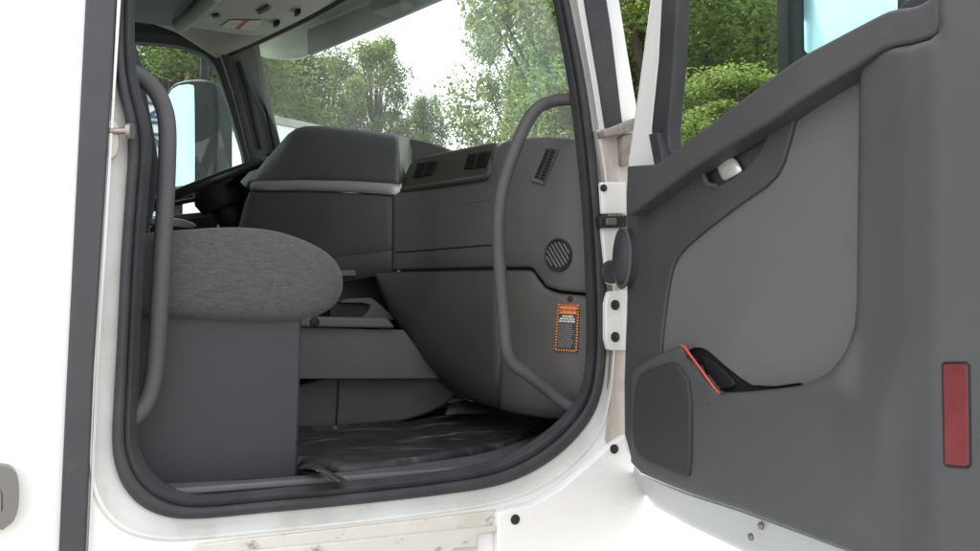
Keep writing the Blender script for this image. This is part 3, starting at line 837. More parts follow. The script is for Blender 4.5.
obj('heater_box_cap', plate_bm([PY(a, b, .62) for a, b in [(300, 316.5), (388, 318), (396, 328), (300, 327)]], (0, .4, 0)), M['grey'], tun, bevel=0.006)
obj('screw', disc_bm(PY(314.5, 322, .62), (0, -1, 0), .012, .006), M['dark'], tun)
w_ = [(280, 376), (465, 376), (462, 386), (452, 400), (436, 411), (410, 420), (370, 427), (330, 433), (280, 438)]
lowm = mat('tunnel_plastic', (0.088, 0.090, 0.090), .65, grain=.5, var=.08)
tw_ = obj('tunnel_wall', plate_bm(chaikin([tuple(v) for v in [PY(a, b, .69) for a, b in w_]], 1), (0, .3, 0)), lowm, truck, bevel=0.008)
obj('tunnel_seam', tube_bm([PY(338.5, 380, .688), PY(337.5, 405, .688), PY(336, 431, .688)], 0.003, 8), M['dark'], tw_)
bm = grid_bm([[PY(a, b, y) for a, b, y in r] for r in [
    [(450, 403, .72), (463, 400, .74), (480, 403, .78), (490, 405, .8)], [(448, 408, .68), (460, 406, .70), (478, 408, .74), (490, 409, .76)], [(446, 413, .64), (458, 412, .65), (478, 412, .68), (490, 412, .7)]]])
obj('carpet_flap', bm, M['carpet'], tw_, solid=.006)
# tray in the console behind the heater box
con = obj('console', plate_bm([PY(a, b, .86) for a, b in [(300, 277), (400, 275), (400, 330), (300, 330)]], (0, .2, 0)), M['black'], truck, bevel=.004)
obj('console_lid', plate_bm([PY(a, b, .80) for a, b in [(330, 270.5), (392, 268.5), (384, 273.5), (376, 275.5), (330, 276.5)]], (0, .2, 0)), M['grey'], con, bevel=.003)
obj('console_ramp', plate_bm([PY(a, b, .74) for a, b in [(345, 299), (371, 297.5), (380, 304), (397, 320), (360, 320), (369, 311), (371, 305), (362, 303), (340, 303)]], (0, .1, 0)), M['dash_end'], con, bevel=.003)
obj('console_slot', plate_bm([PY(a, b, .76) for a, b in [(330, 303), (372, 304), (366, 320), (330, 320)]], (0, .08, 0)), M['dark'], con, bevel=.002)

# loose rubber mat on the floor
mp_ = [(285, 436), (330, 433), (400, 424), (460, 410), (520, 408), (570, 412), (556, 424), (530, 440), (490, 455), (430, 465), (345, 475), (330, 472), (298, 466), (285, 464)]
outl = [PZ(a, b, ZF + .006) for a, b in mp_]
c_ = sum(outl, Vector()) / len(outl)
rows = [[c_.lerp(p, t) + Vector((0, 0, .010 * mnoise.noise(c_.lerp(p, t) * 7) + (.005 if t < .96 else (.014 if t < .99 else 0)))) for p in chaikin(outl, 2)] for t in (.01, .12, .24, .36, .48, .60, .70, .80, .88, .95, .965, .98, 1.0)]
fm = obj('floor_mat', grid_bm(rows, closed=True), M['mat'], None, solid=.006, soff=1, angle=70)
tag(fm, 'scuffed black rubber floor mat lying in front of the grey seat', 'floor mat')
# torn strip that curls up beside the seat base
bm = grid_bm([[PZ(a, b, ZF + h) for a, b, h in r] for r in [
    [(297, 466, .010), (307, 462, .016), (319, 462, .030), (326, 468, .030), (338, 474, .018), (348, 478, .012)],
    [(296, 470, .012), (306, 468, .020), (316, 469, .042), (324, 475, .040), (336, 481, .022), (346, 482, .012)]]])
obj('curled_edge', bm, M['mat'], fm, solid=.004, sub=1)

# ------------------------------------------------------------------ driver's side, roof, rear
YD = 2.08
wo_ = [(40, 46), (133, 41), (180, 45), (204, 53), (216, 66), (226, 95), (247, 165), (247, 208), (160, 216), (40, 225)]
outl = [Vector((-.9, YD, 0.9)), Vector((-.9, YD, 2.95)), Vector((.55, YD, 2.95)), Vector((.66, YD, 2.62)), Vector((.95, YD, 2.0)), Vector((1.0, YD, 0.9))]
dd = obj('driver_door', plate_bm(outl, (0, .05, 0), [chaikin([tuple(PY(a, b, YD)) for a, b in wo_], 1, r=.2)]), M['dark'], truck, smooth=False)
fo = chaikin([tuple(PY(a, b, YD - .012)) for a, b in [(38, 34), (133, 31), (182, 36), (208, 46), (222, 62), (233, 95), (255, 168), (252, 214), (160, 222), (38, 232)]], 1, r=.2)
fi = chaikin([tuple(PY(a, b, YD - .012)) for a, b in wo_], 1, r=.2)
obj('window_frame', plate_bm(fo, (0, .03, 0), [fi]), M['rubber'], dd, bevel=.004)
obj('window_pane', plate_bm([PY(a, b, YD + .02) for a, b in [(36, 36), (215, 36), (252, 160), (252, 216), (36, 230)]], (0, .004, 0)), M['glass'], dd, smooth=False)
ar = chaikin([tuple(PY(a, b, 1.98)) for a, b in [(150, 217), (172, 217.5), (190, 221), (198, 226), (190, 228), (170, 226), (150, 224)]], 1)
obj('armrest', plate_bm(ar, (0, .08, 0)), M['label_white'], dd, bevel=.004)
obj('armrest', plate_bm([PY(a, b, 1.97) for a, b in [(150, 226), (175, 228), (200, 229), (205, 233), (150, 236)]], (0, .1, 0)), M['dark'], dd, bevel=.004)
# A pillar on the driver's side
def strip(A, B, y, dep, name, m, par, bv=.004):
    n = len(A)
    rows = [[PY(*p, y) for p in A], [PY(*p, y) for p in B]]
    return obj(name, grid_bm(rows), m, par, solid=dep, bevel=bv, soff=0)
pill = strip([(208, 40), (222, 60), (234, 95), (252, 162)], [(252, 38), (257, 60), (263, 92), (279, 162)], 1.96, .03, 'windshield_pillar', mat('pillar_grey', (.10, .10, .095), .7, grain=.5, var=.06), truck)
strip([(221, 56), (233, 92), (247, 150), (251, 165)], [(227, 52), (240, 90), (254, 148), (258, 163)], 1.925, .02, 'pillar_trim', M['rubber'], pill)
strip([(236, 62), (246, 92), (259, 150)], [(240, 60), (251, 92), (263, 148)], 1.925, .012, 'pillar_trim', M['dark'], pill)
strip([(250, 36), (255, 62), (262, 96), (276, 158)], [(257, 34), (261, 60), (269, 96), (283, 156)], 1.925, .02, 'pillar_trim', M['rubber'], pill)

# windshield
rows = []
for k in range(9):
    t = k / 8
    rows.append([Vector((b[0] + (a[0] - b[0]) * t, b[1] + (a[1] - b[1]) * t, 1.96 + .70 * t + .03 * math.sin(math.pi * t))) for b, a in zip(ws_b, ws_t)])
wsh = obj('windshield', grid_bm(rows), M['windshield'], truck)
# header above the glass, headliner and overhead console
bm = grid_bm([[Vector((x - o, y, z)) for x, y in ws_t] for o, z in [(-.004, 2.628), (.012, 2.622), (.03, 2.634), (.04, 2.70), (-.02, 2.70)]])
obj('windshield_header', bm, M['rubber'], truck, solid=.006)
HZ = 2.66
hl = [(x - .045, y) for x, y in ws_t]
bm = grid_bm([[Vector((hl[i][0] + (-.9 - hl[i][0]) * t, hl[i][1], HZ + .10 * math.sin(min(1, t * 2.2) * math.pi / 2) - .045 * (1 - min(1, t * 9)) )) for i in range(len(hl))] for t in (0, .03, .06, .1, .2, .35, .6, 1)])
head = obj('headliner', bm, M['headliner'], truck, solid=.01)
def HP(px, py, z): return PZ(px, py, z)
oc_ = [(183, 26), (205, 30), (262, 38), (280, 30), (330, 6), (345, -20), (250, -30), (210, -5)]
cons = obj('overhead_console', plate_bm(chaikin([tuple(HP(a, b, 2.615)) for a, b in oc_], 2), (0, 0, .1)), mat('console_grey', (0.38, 0.38, 0.35), .6, grain=.5, var=.06), truck, bevel=.008)
bm = tube_bm([HP(180, 24, 2.60), HP(198, 10, 2.60), HP(216, -8, 2.60)], .028, 14)
obj('console_handle', bm, mat('rail_grey', (.30, .30, .28), .5, grain=.3), cons, bevel=.004)
obj('console_panel', plate_bm([HP(a, b, 2.600) for a, b in [(130, 22), (182, 28), (178, 22), (206, -12), (130, -20)]], (0, 0, .05)), M['dash'], cons, bevel=.006)
obj('console_switch', plate_bm([HP(a, b, 2.606) for a, b in [(257, 13), (268, 6.5), (271, 9), (260, 15)]], (0, 0, .02)), mat('switch_brown', (.08, .05, .035), .5), cons, bevel=.002)
obj('console_switch', plate_bm([HP(a, b, 2.608) for a, b in [(212, 16), (218, 14.5), (220, 17), (213, 18.5)]], (0, 0, .02)), M['dark'], cons, bevel=.002)
sq = [HP(a, b, 2.612) for a, b in [(221, 26.5), (230, 20), (263, 20.5), (253, 30.5)]]
bm = bmesh.new()
def hq(s0, s1, t0, t1, z, mi):
    vs = [bm.verts.new(sq[0].lerp(sq[3], s).lerp(sq[1].lerp(sq[2], s), t) - Vector((0, 0, z))) for s, t in ((s0, t0), (s1, t0), (s1, t1), (s0, t1))]
    f = bm.faces.new(vs); f.material_index = mi
hq(0, 1, 0, 1, .0005, 0); hq(.42, .58, 0, 1, .0012, 1)
for k in range(5):
    hq(.06, .38, .15 + k * .15, .19 + k * .15, .0011, 2); hq(.64, .95, .15 + k * .15, .19 + k * .15, .0011, 2)
me = bpy.data.meshes.new('roof_label'); bm.to_mesh(me); bm.free()
for k in (M['label_white'], mat('label_rust', (.32, .12, .05), .5), mat('label_text', (.42, .41, .38), .5)): me.materials.append(k)
tag(link('roof_label', me, cons), 'white sticker with a brown band')
for (a, b) in [(276, 26), (297, 15)]:
    obj('clip', plate_bm([HP(a - 3, b + 2, 2.60), HP(a + 2, b + 1, 2.60), HP(a + 4, b - 2, 2.60), HP(a - 1, b - 1, 2.60)], (0, 0, .03)), M['dark'], cons, bevel=.002)

# outside sun visor over the glass, seen through it
vis_plan = [(x + .24, y) for x, y in ws_t]
def VP(px, py, o=0): return along(px, py, vis_plan, o)
vo = [(248, 20), (250, 46), (256, 53), (266, 57), (282, 58.5), (300, 57.5), (330, 46), (375, 26.5), (440, -2), (470, -18), (470, -120), (248, -60)]
vcols = [250, 254, 258, 264, 272, 282, 292, 300, 315, 330, 350, 375, 400, 425, 440, 470, 500]
vbot = [(248, 40), (250, 46), (256, 53), (266, 57), (282, 58.5), (300, 57.5), (330, 46), (375, 26.5), (440, -2), (500, -32)]
bm = grid_bm([[VP(x, interp(vbot, x) - d, o) for x in vcols] for d, o in [(0, .0), (12, .02), (30, .06), (60, .14)]])
vis = obj('sun_visor', bm, M['visor'], truck, solid=.008)
bm = grid_bm([[VP(x, interp(vbot, x) - d, -.02 + o) for x in [307, 309, 320, 340, 360, 375, 400, 425, 440, 470]] for d, o in [(1, 0), (10, .012), (26, .03)]])
obj('visor_panel', bm, M['visor_grey'], vis, solid=.02, bevel=.006)
bm = box_bm(VP(396, 2, -.05), (.10, .16, .06), rot=Matrix.Rotation(R(20), 3, 'Z'))
obj('visor_bracket', bm, M['black'], vis, bevel=.012)
blocker_y = [.0, .3, .7, 1.1, 1.5, 1.8, 2.05, 2.3]
rx = [(.0, .70), (.3, .78), (1.05, .80), (1.8, .72), (2.3, .50)]
def vx(y): return interp([(q[1], q[0]) for q in sorted(vis_plan, key=lambda q: q[1])], y)
bm = grid_bm([[Vector((interp(rx, y) + (vx(y) + .16 - interp(rx, y)) * t, y, 2.775 + .03 * t)) for y in blocker_y] for t in (0, .3, .6, .9, 1)])
obj('visor_sun_blocker', bm, M['visor'], vis, solid=.01)  # added sheet closing the gap to the roof, keeps sun off the visor
# roof (raised unseen so its shadow covers the open door), back wall, hood
ya = (.0, .03, .3, 1.05, 1.8, 2.10, 2.13)
zd = (-.06, 0, .03, .05, .03, 0, -.06)
bm = grid_bm([[Vector((x, y, z + d)) for y, d in zip(ya, zd)] for x, z in ((-2.6, 3.95), (-.2, 3.93), (.12, 3.82), (.36, 3.45), (.50, 3.0))] + [[Vector((xx, y, 2.73)) for xx, y in ((.76, .0), (.78, .03), (.85, .3), (.88, 1.05), (.80, 1.8), (.66, 2.1), (.64, 2.13))]])
obj('roof', bm, M['white'], truck, solid=.03)
bm = plate_bm([Vector((-2.6, .014, 3.5)), Vector((-2.6, .014, 3.93)), Vector((-.2, .014, 3.9)), Vector((.11, .014, 3.78)), Vector((.35, .014, 3.42)), Vector((.49, .014, 3.0)), Vector((.7, .014, 2.78)), Vector((.3, .014, 2.78))], (0, .01, 0))
obj('roof_side', bm, M['white'], truck, smooth=False)
bm = plate_bm([Vector((-2.6, 2.12, .9)), Vector((-2.6, 2.12, 3.93)), Vector((-.2, 2.12, 3.9)), Vector((.11, 2.12, 3.78)), Vector((.35, 2.12, 3.42)), Vector((.49, 2.12, 3.0)), Vector((.55, 2.12, 2.93)), Vector((-.88, 2.12, 2.93)), Vector((-.88, 2.12, .9))], (0, .01, 0))
obj('roof_side', bm, M['white'], truck, smooth=False)
obj('rear_wall', box_bm((-.9, 1.05, 2.0), (.04, 2.0, 2.0)), M['headliner'], truck, smooth=False)
bm = grid_bm([[Vector((x, 1.06 + s * w_2, z - .25 * abs(s) ** 4)) for s in (-1, -.9, -.7, -.4, 0, .4, .7, .9, 1)] for x, w_2, z in ((1.33, 1.02, 1.88), (1.9, 1.0, 1.84), (2.5, .95, 1.75), (2.9, .85, 1.55), (3.0, .8, 1.2))])
obj('hood', bm, M['white'], truck, solid=.02)
# driver's mirror
mn = Vector((-.72, -.69, 0)).normalized()
mp0 = PY(188, 130, 2.46)
def MP(px, py, o=0): return hit(px, py, mp0 + mn * o, mn)
mo = chaikin([tuple(MP(a, b)) for a, b in [(163, 120), (164, 98), (171, 84), (186, 79), (209, 79), (216, 86), (218, 110), (218, 180), (212, 190), (163, 194)]], 1)
mh = obj('side_mirror', plate_bm(mo, -mn * .11), M['mirror_shell'], truck, bevel=.012)
mg = chaikin([tuple(MP(a, b, .003)) for a, b in [(165, 125), (166, 99), (174, 86), (193, 83.5), (194.5, 90), (195, 178), (194, 184), (165, 188)]], 1)
obj('mirror_glass', plate_bm(mg, -mn * .002), M['mirror'], mh, smooth=False)
obj('mirror_arm', tube_bm([MP(204, 84, -.06), MP(205, 66, -.06), MP(204, 30, -.06)], .02, 12), M['mirror_shell'], mh)

# ------------------------------------------------------------------ the open door
H = Vector((1.05, -.03, 0))
dv_ = Vector((-.11, -.994, 0)).normalized()
dn = Vector((-.994, .11, 0)).normalized()
def DP(px, py, o=0): return hit(px, py, H + dn * o, dn)
def DL(pts, o=0, n=0, r=.25):
    q = [DP(a, b, o) for a, b in pts]
    return chaikin([tuple(v) for v in q], n, r=r) if n else q
shell = [(640, -330), (648, -40), (648, 0), (636, 90), (626, 160), (624, 200), (624, 300), (621, 400), (622, 445), (634, 468), (641, 476), (665, 487), (690, 497), (740, 513), (800, 535), (843, 551), (900, 570), (1000, 610), (1130, 660), (1130, 300), (1130, -330)]
hole = [(664, -300), (664, 0), (661, 60), (654, 130), (656, 150), (664, 163), (700, 142), (800, 70), (900, 20), (960, -30), (1000, -300)]
door = obj('passenger_door', plate_bm(DL(shell, 0), -dn * .06, [DL(hole, 0)]), M['white'], truck, bevel=.014, seg=4)
tag(door, 'open door with grey trim, red reflector and white outer edge')
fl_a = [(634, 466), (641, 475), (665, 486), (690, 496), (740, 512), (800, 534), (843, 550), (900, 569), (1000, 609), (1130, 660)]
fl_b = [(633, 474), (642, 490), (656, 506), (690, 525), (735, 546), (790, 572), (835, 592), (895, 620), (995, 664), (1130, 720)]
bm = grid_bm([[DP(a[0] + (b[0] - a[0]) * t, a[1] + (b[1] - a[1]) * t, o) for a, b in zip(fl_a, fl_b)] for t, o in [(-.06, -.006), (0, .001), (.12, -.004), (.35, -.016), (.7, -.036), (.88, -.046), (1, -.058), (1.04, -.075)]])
obj('door_flange', bm, mat('shaded_white_flange', (.42, .45, .47), .3, coat=.5, var=.04, vscale=8), door, angle=70)  # white paint whose shade is put into a darker grey-blue colour
# window rubber and pane
wro = DL([(661, -320), (661, 0), (658, 60), (651, 128), (652, 150), (660, 172), (700, 146), (800, 74), (905, 24), (965, -26), (1005, -320)], .008)
wri = DL([(678, -300), (677, 0), (674, 60), (668, 128), (669, 148), (676, 158), (700, 138), (800, 62), (895, 10), (940, -30), (980, -300)], .008)
obj('window_frame', plate_bm(wro, -dn * .03, [wri]), M['rubber'], door, bevel=.004)
obj('window_pane', plate_bm(DL([(664, -310), (664, 130), (668, 170), (700, 148), (905, 20), (990, -310)], -.02), -dn * .004), M['glass'], door, smooth=False)
obj('window_guide', plate_bm(DL([(648, 134), (657, 132), (663, 162), (670, 172), (655, 172)], .022), -dn * .02), M['rubber'], door, bevel=.003)
# corner piece below the glass
obj('corner_trim', plate_bm(DL([(627, 166), (660, 164), (668, 158), (640, 195), (626, 196)], .030), -dn * .03), M['door_grey'], door, bevel=.004)
# cloth insert
insert = [(802, 92), (870, 56), (870, 200), (870, 380), (800, 398), (740, 396), (700, 396), (655, 370), (650, 340), (660, 285), (668, 258), (695, 228), (765, 178), (776, 140), (790, 97)]
pk = [(685, 352), (694, 347), (703, 348), (710, 352), (727, 367), (741, 378), (752, 385), (775, 386.2), (800, 382.6), (806, 385), (780, 391), (752, 394), (727, 394), (716, 393)]
obj('cloth_insert', plate_bm(DL(insert, .010), -dn * .008, [DL(pk, .010)]), M['insert'], door)
# dark upper panel, stands proud of the cloth
lever = [(697, 170), (702, 163), (713, 157), (735, 144), (756, 131), (768, 126), (765, 141), (758, 153), (742, 172), (722, 184), (712, 187), (705, 182)]
upper = [(626, 190), (660, 166), (700, 136), (800, 62), (806, 95), (799.5, 100), (795, 116), (788, 143), (782, 163), (775, 176), (764, 187), (735, 207), (705, 230), (684, 248), (676, 258), (671, 270), (667, 290), (662, 330), (660, 356), (656, 380), (690, 400), (690, 480), (641, 473), (630, 455), (624.5, 435), (624, 380), (627, 300)]
up_ = obj('upper_panel', plate_bm(DL(upper, .017), -dn * .015, [DL(lever, .017, 1)]), M['door_dark'], door, bevel=.003)
obj('release_cup', plate_bm(DL([(690, 165), (735, 140), (775, 118), (770, 150), (745, 180), (705, 192)], .002), -dn * .004), M['door_dark'], door)
# bright lever in the cup
lv = [[DP(a, b, o) for a, b, o in r] for r in [
    [(713, 163, .008), (721, 157, .012), (729, 155, .014), (736, 158, .012)],
    [(717, 173, .012), (725, 168, .018), (733, 165, .018), (740, 167, .014)],
    [(722, 184, .010), (730, 179, .014), (737, 175, .014), (743, 171.5, .010)]]]
obj('release_lever', grid_bm(lv), M['chrome'], door, solid=.006, sub=1)
bm = tube_bm(catmull(DL([(699, 168), (704, 176), (708, 184), (716, 186)], .019), 4), .0045, 10)
obj('cup_rim', bm, M['door_grey'], door)
# belt rail
belt = [(626, 186), (660, 161), (700, 131), (760, 85), (800, 56), (860, 24), (885, 11), (897, 8), (915, 6), (930, -2), (939, -12), (939.5, 26), (934, 36), (914, 43.5), (893, 46), (880, 50), (860, 63.5), (830, 82), (799, 100.5), (772, 120), (738, 140), (700, 163), (660, 192), (632, 214), (627, 216)]
obj('belt_rail', plate_bm(DL(belt, .052, 1, .2), -dn * .045), M['belt'], door, bevel=.008, seg=4)
# lower panel and the round column at the free edge, one moulded surface
ltop = [(630, 374), (636, 368), (645, 361), (660, 353.5), (672, 349), (681, 346), (684, 347), (688, 353), (700, 369), (716, 390.5), (720, 393), (750, 391.5), (780, 388.5), (800, 385.5), (815, 381), (830, 372), (842, 358), (850, 342), (855, 325), (857, 300), (858, 200), (859.5, 66), (866, 61), (878, 52.5), (890, 48), (910, 45.5), (930, 40), (938.5, 33), (939.5, 20), (940.5, -60), (942, -330), (1120, -330)]
lbot = [(630, 456), (641, 473), (665, 483), (690, 493), (740, 509), (800, 531), (843, 547), (900, 566), (1000, 605), (1120, 650)]
def sst(a, b, x):
    t = min(1, max(0, (x - a) / (b - a))); return t * t * (3 - 2 * t)
def cdt_bm(poly, step, fn):
    """a curved panel: the outline filled with a fine net of points, each set to its own depth by fn"""
    from mathutils.geometry import delaunay_2d_cdt
    P2 = []
    for a, b in zip(poly, poly[1:] + poly[:1]):
        a, b = Vector(a), Vector(b)
        k = max(1, int((b - a).length / step))
        P2 += [a.lerp(b, q / k) for q in range(k)]
    nb = len(P2)
    def inside(p):
        c = False
        for q in range(nb):
            a, b = P2[q], P2[(q + 1) % nb]
            if (a.y > p.y) != (b.y > p.y) and p.x < (b.x - a.x) * (p.y - a.y) / (b.y - a.y) + a.x: c = not c
        return c
    def dist(p):
        m = 1e9
        for q in range(nb):
            a, b = P2[q], P2[(q + 1) % nb]
            e = b - a
            t = min(1, max(0, (p - a).dot(e) / max(1e-9, e.length_squared)))
            m = min(m, (p - a - e * t).length)
        return m
    D = {}
    for q in range(nb): D[q] = 0.0
    x0, x1 = min(p.x for p in P2), max(p.x for p in P2); y0, y1 = min(p.y for p in P2), max(p.y for p in P2)
    y = y0; row = 0
    while y < y1:
        x = x0 + (row % 2) * step * .5
        while x < x1:
            p = Vector((x, y))
            if inside(p):
                d = dist(p)
                if d > step * .5:
                    D[len(P2)] = d; P2.append(p)
            x += step
        y += step * .87; row += 1
    for off in (1.6, 3.2, 6):          # extra rings of points that carry the rounded rim
        for q in range(nb):
            a, b, c = P2[q - 1 if q else nb - 1], P2[q], P2[(q + 1) % nb]
            t = (c - a).normalized()
            for sg in (1, -1):
                p = b + Vector((-t.y, t.x)) * off * sg
                if inside(p):
                    d = dist(p)
                    if d > off * .8: D[len(P2)] = d; P2.append(p)
    vs, es, fs, ov, oe, of = delaunay_2d_cdt([p.to_2d() for p in P2], [(q, (q + 1) % nb) for q in range(nb)], [], 1, 1e-5)
    bm = bmesh.new()
    V = []
    for k, v in enumerate(vs):
        d = D[ov[k][0]] if ov[k] else 0
        V.append(bm.verts.new(fn(v.x, v.y, d)))
    for f in fs:
        try: bm.faces.new([V[k] for k in f])
        except ValueError: pass
    return bm
def door_depth(x, y, d):
    xr = 888 - 24 * sst(330, 440, y)
    amp = 1 - .75 * sst(400, 540, y) * (1 - sst(900, 938, x))
    o = .036 + .026 * sst(xr - 36, xr + 30, x) * amp + .012 * sst(890, 945, x) + .0022 * amp * (math.exp(-((x - xr - 14) / 8) ** 2) + .8 * math.exp(-((x - 932) / 8) ** 2))
    o += .014 * (1 - sst(388, 412, y)) * sst(686, 730, x) * (1 - sst(835, 866, x)) * (1 if y > 335 else 0)
    o -= .011 * (1 - min(1, d / 5.0)) ** 2
    return o
pol = [(x, y) for x, y in ltop if x <= 941] + [(942, -40), (990, -40), (1120, -40), (1120, 650)] + [(x, y) for x, y in lbot[::-1] if 630 < x < 1120] + [(631, 462)]
for q, (x, y) in enumerate(pol):
    if x == 940.5: pol[q] = (940.5, -20)
obj('lower_panel', cdt_bm(pol, 7.5, lambda x, y, d: DP(x, y, door_depth(x, y, d))), M['door_grey'], door, solid=.028, angle=60)
# speaker cover
sp_ = [(639, 372), (668, 361.5), (676, 364), (690, 385), (689, 476), (683, 476), (640, 459), (633, 445), (631, 425), (634, 390)]
def perf():
    m = mat('speaker_mesh', (0.036, 0.036, 0.036), .7, grain=0)
    n, l = m.node_tree.nodes, m.node_tree.links
    t = n.new('ShaderNodeTexCoord'); v = n.new('ShaderNodeTexVoronoi'); v.inputs['Scale'].default_value = 420; v.inputs['Randomness'].default_value = 0.1
    bp = n.new('ShaderNodeBump'); bp.inputs['Strength'].default_value = .8; bp.inputs['Distance'].default_value = .001
    l.new(t.outputs['Object'], v.inputs['Vector']); l.new(v.outputs['Distance'], bp.inputs['Height']); l.new(bp.outputs['Normal'], n['Principled BSDF'].inputs['Normal'])
    return m
obj('speaker_cover', plate_bm(DL(sp_, .043, 1, .2), -dn * .02), perf(), door, bevel=.004)
# pull pocket and its orange edge
obj('pull_pocket', plate_bm(DL([(678, 340), (712, 342), (745, 374), (780, 380), (812, 376), (812, 392), (760, 400), (720, 402), (700, 398)], .001), -dn * .004), M['black'], door)
obj('pocket_liner', plate_bm(DL([(700, 357), (707, 356), (731, 377), (736, 387), (720, 390), (714, 388)], .006, 1), -dn * .005), M['dark'], door, bevel=.003)
bm = tube_bm(catmull(DL([(681, 345.5), (684.5, 347), (691, 356), (700, 368), (710, 382), (716, 390), (720, 393)], .038), 5), .0021, 10)
tag(obj('pocket_edge', bm, M['orange'], door), 'bright orange edging strip')
# red reflector in a dark rim
rf = [(942.5, 365), (945, 363.5), (965, 363.5), (967.5, 366), (969, 464), (966, 467), (947, 465), (944.5, 463)]
rr_ = [(941, 364), (944, 361.5), (966, 361.5), (969.5, 365), (971, 465), (967.5, 469), (946, 467.5), (942.5, 464)]
def refl():
    m = mat('red_reflector_lens', (0.17, 0.020, 0.026), .35, coat=.2, var=.15, vscale=30)
    n, l = m.node_tree.nodes, m.node_tree.links
    t = n.new('ShaderNodeTexCoord'); mp2 = n.new('ShaderNodeMapping'); mp2.inputs['Rotation'].default_value = (0, 0, 0)
    ck = n.new('ShaderNodeTexVoronoi'); ck.inputs['Scale'].default_value = 260; ck.inputs['Randomness'].default_value = .15
    bp = n.new('ShaderNodeBump'); bp.inputs['Strength'].default_value = .25; bp.inputs['Distance'].default_value = .001
    l.new(t.outputs['Object'], ck.inputs['Vector']); l.new(ck.outputs['Distance'], bp.inputs['Height']); l.new(bp.outputs['Normal'], n['Principled BSDF'].inputs['Normal'])
    return m
obj('reflector_rim', plate_bm(DL(rr_, .0755), -dn * .02, [DL(rf, .0755)]), M['dark'], door, bevel=.0015)
obj('reflector', plate_bm(DL(rf, .0747), -dn * .015), refl(), door, bevel=.001)
# oval bump stop on the hinge edge
c = DP(624, 258, .03)
rows = []
for a in range(9):
    th = math.pi / 2 * a / 8
    rr = math.cos(th) ** .6 if a < 8 else 0.02
    rows.append([c + dv_ * (.030 * rr * math.cos(2 * math.pi * k / 28)) + Vector((0, 0, .055 * rr * math.sin(2 * math.pi * k / 28))) + dn * (.016 * math.sin(th) + (0 if a else -.03)) for k in range(28)])
bs = obj('bump_stop', grid_bm(rows, closed=True), M['rubber'], door)
bm = tube_bm([c + dv_ * (.031 * math.cos(t)) + Vector((0, 0, .057 * math.sin(t))) + dn * .004 for t in [2 * math.pi * k / 32 for k in range(32)]], .004, 8, closed=True)
obj('bump_stop_rim', bm, M['handle'], door)
# lower edge screws on the painted flange
for (a, b) in [(761, 526), (751, 537)]:
    obj('screw', disc_bm(DP(a, b, 0), dn, .006, .003), M['steel'], door)
# door mirror outside the glass
kn = Vector((-.55, -.83, .0)).normalized()
kp0 = DP(850, 30, -.22)
def KP(px, py, o=0): return hit(px, py, kp0 + kn * o, kn)
ko = chaikin([tuple(KP(a, b)) for a, b in [(789, -250), (789, 60), (794, 78), (830, 82), (905, 60), (909, 40), (909, -250)]], 1, r=.2)
kh = obj('door_mirror', plate_bm(ko, -kn * .10), M['mirror_shell'], door, bevel=.012)
km = chaikin([tuple(KP(a, b, .004)) for a, b in [(803.5, -230), (803.5, 49), (808, 54), (890, 50), (898, 42), (898, -230)]], 1, r=.2)
obj('door_mirror_glass', plate_bm(km, -kn * .002), M['mirror'], door, smooth=False)

# ------------------------------------------------------------------ other vehicles beyond
def trailer(name, base, L_, W_, Hh, rz, label):
    t = empty(name, base)
    def loc(pts): return [Vector(base) + Matrix.Rotation(rz, 3, 'Z') @ Vector(p) for p in pts]
    bm = box_bm((L_ / 2, W_ / 2, .0), (L_, W_, Hh - 1.1))
    bmesh.ops.rotate(bm, verts=bm.verts, cent=(0, 0, 0), matrix=Matrix.Rotation(rz, 3, 'Z'))
    bmesh.ops.translate(bm, verts=bm.verts, vec=Vector(base) + Vector((0, 0, 1.1 + (Hh - 1.1) / 2)))
    b = obj('box_body', bm, M['trailer'], t, bevel=.04)
    bm = box_bm((L_ / 2, W_ / 2, 0), (L_ + .06, W_ + .06, .12))
    bmesh.ops.rotate(bm, verts=bm.verts, cent=(0, 0, 0), matrix=Matrix.Rotation(rz, 3, 'Z'))
    bmesh.ops.translate(bm, verts=bm.verts, vec=Vector(base) + Vector((0, 0, Hh - .02)))
    obj('roof', bm, M['trailer_roof'], t, bevel=.02)
    for k in range(2):
        for s in (0, 1):
            c = Vector(base) + Matrix.Rotation(rz, 3, 'Z') @ Vector((1.2 + k * 1.3, .2 + s * (W_ - .4), .5))
            ax = Matrix.Rotation(rz, 3, 'Z') @ Vector((0, 1, 0))
            obj('wheel', tube_bm([c - ax * .15, c - ax * .12, c + ax * .12, c + ax * .15], .5, 28, taper=lambda q: .5 if .05 < q < .95 else .46), M['tyre'], t)
    tag(t, label, 'trailer')
    return t, b
t1c = PY(160.5, 97, 8.6)
base = Vector((t1c.x - 12.0, 8.6, 0))
t1, b1 = trailer('trailer', base, 12.0, 2.5, t1c.z, 0, 'white trailer with dark vertical lettering, behind the upright grab handle')
bm = plate_bm([Vector((base.x + .05, 8.59, 1.0)), Vector((t1c.x - .02, 8.59, 1.0)), Vector((t1c.x - .02, 8.59, 2.75)), Vector((base.x + .05, 8.59, 2.75))], (0, .008, 0))
obj('side_stripe', bm, M['trailer_blue'], t1, smooth=False)
bm = bmesh.new()
text_into(bm, 'NU4', .27, PY(155.5, 125, 8.58), Vector((0, 0, -1)), Vector((1, 0, 0)), 0, Vector((0, -1, 0)))
obj('lettering', bm, M['letter'], t1, smooth=False)
k2 = PY(266, 117, 11.0)
t2, b2 = trailer('trailer', Vector((k2.x, k2.y, 0)), 7.0, 2.5, k2.z, R(18), 'white trailer with grey roof beside the driver windshield pillar')
t2.name = 'box_trailer'
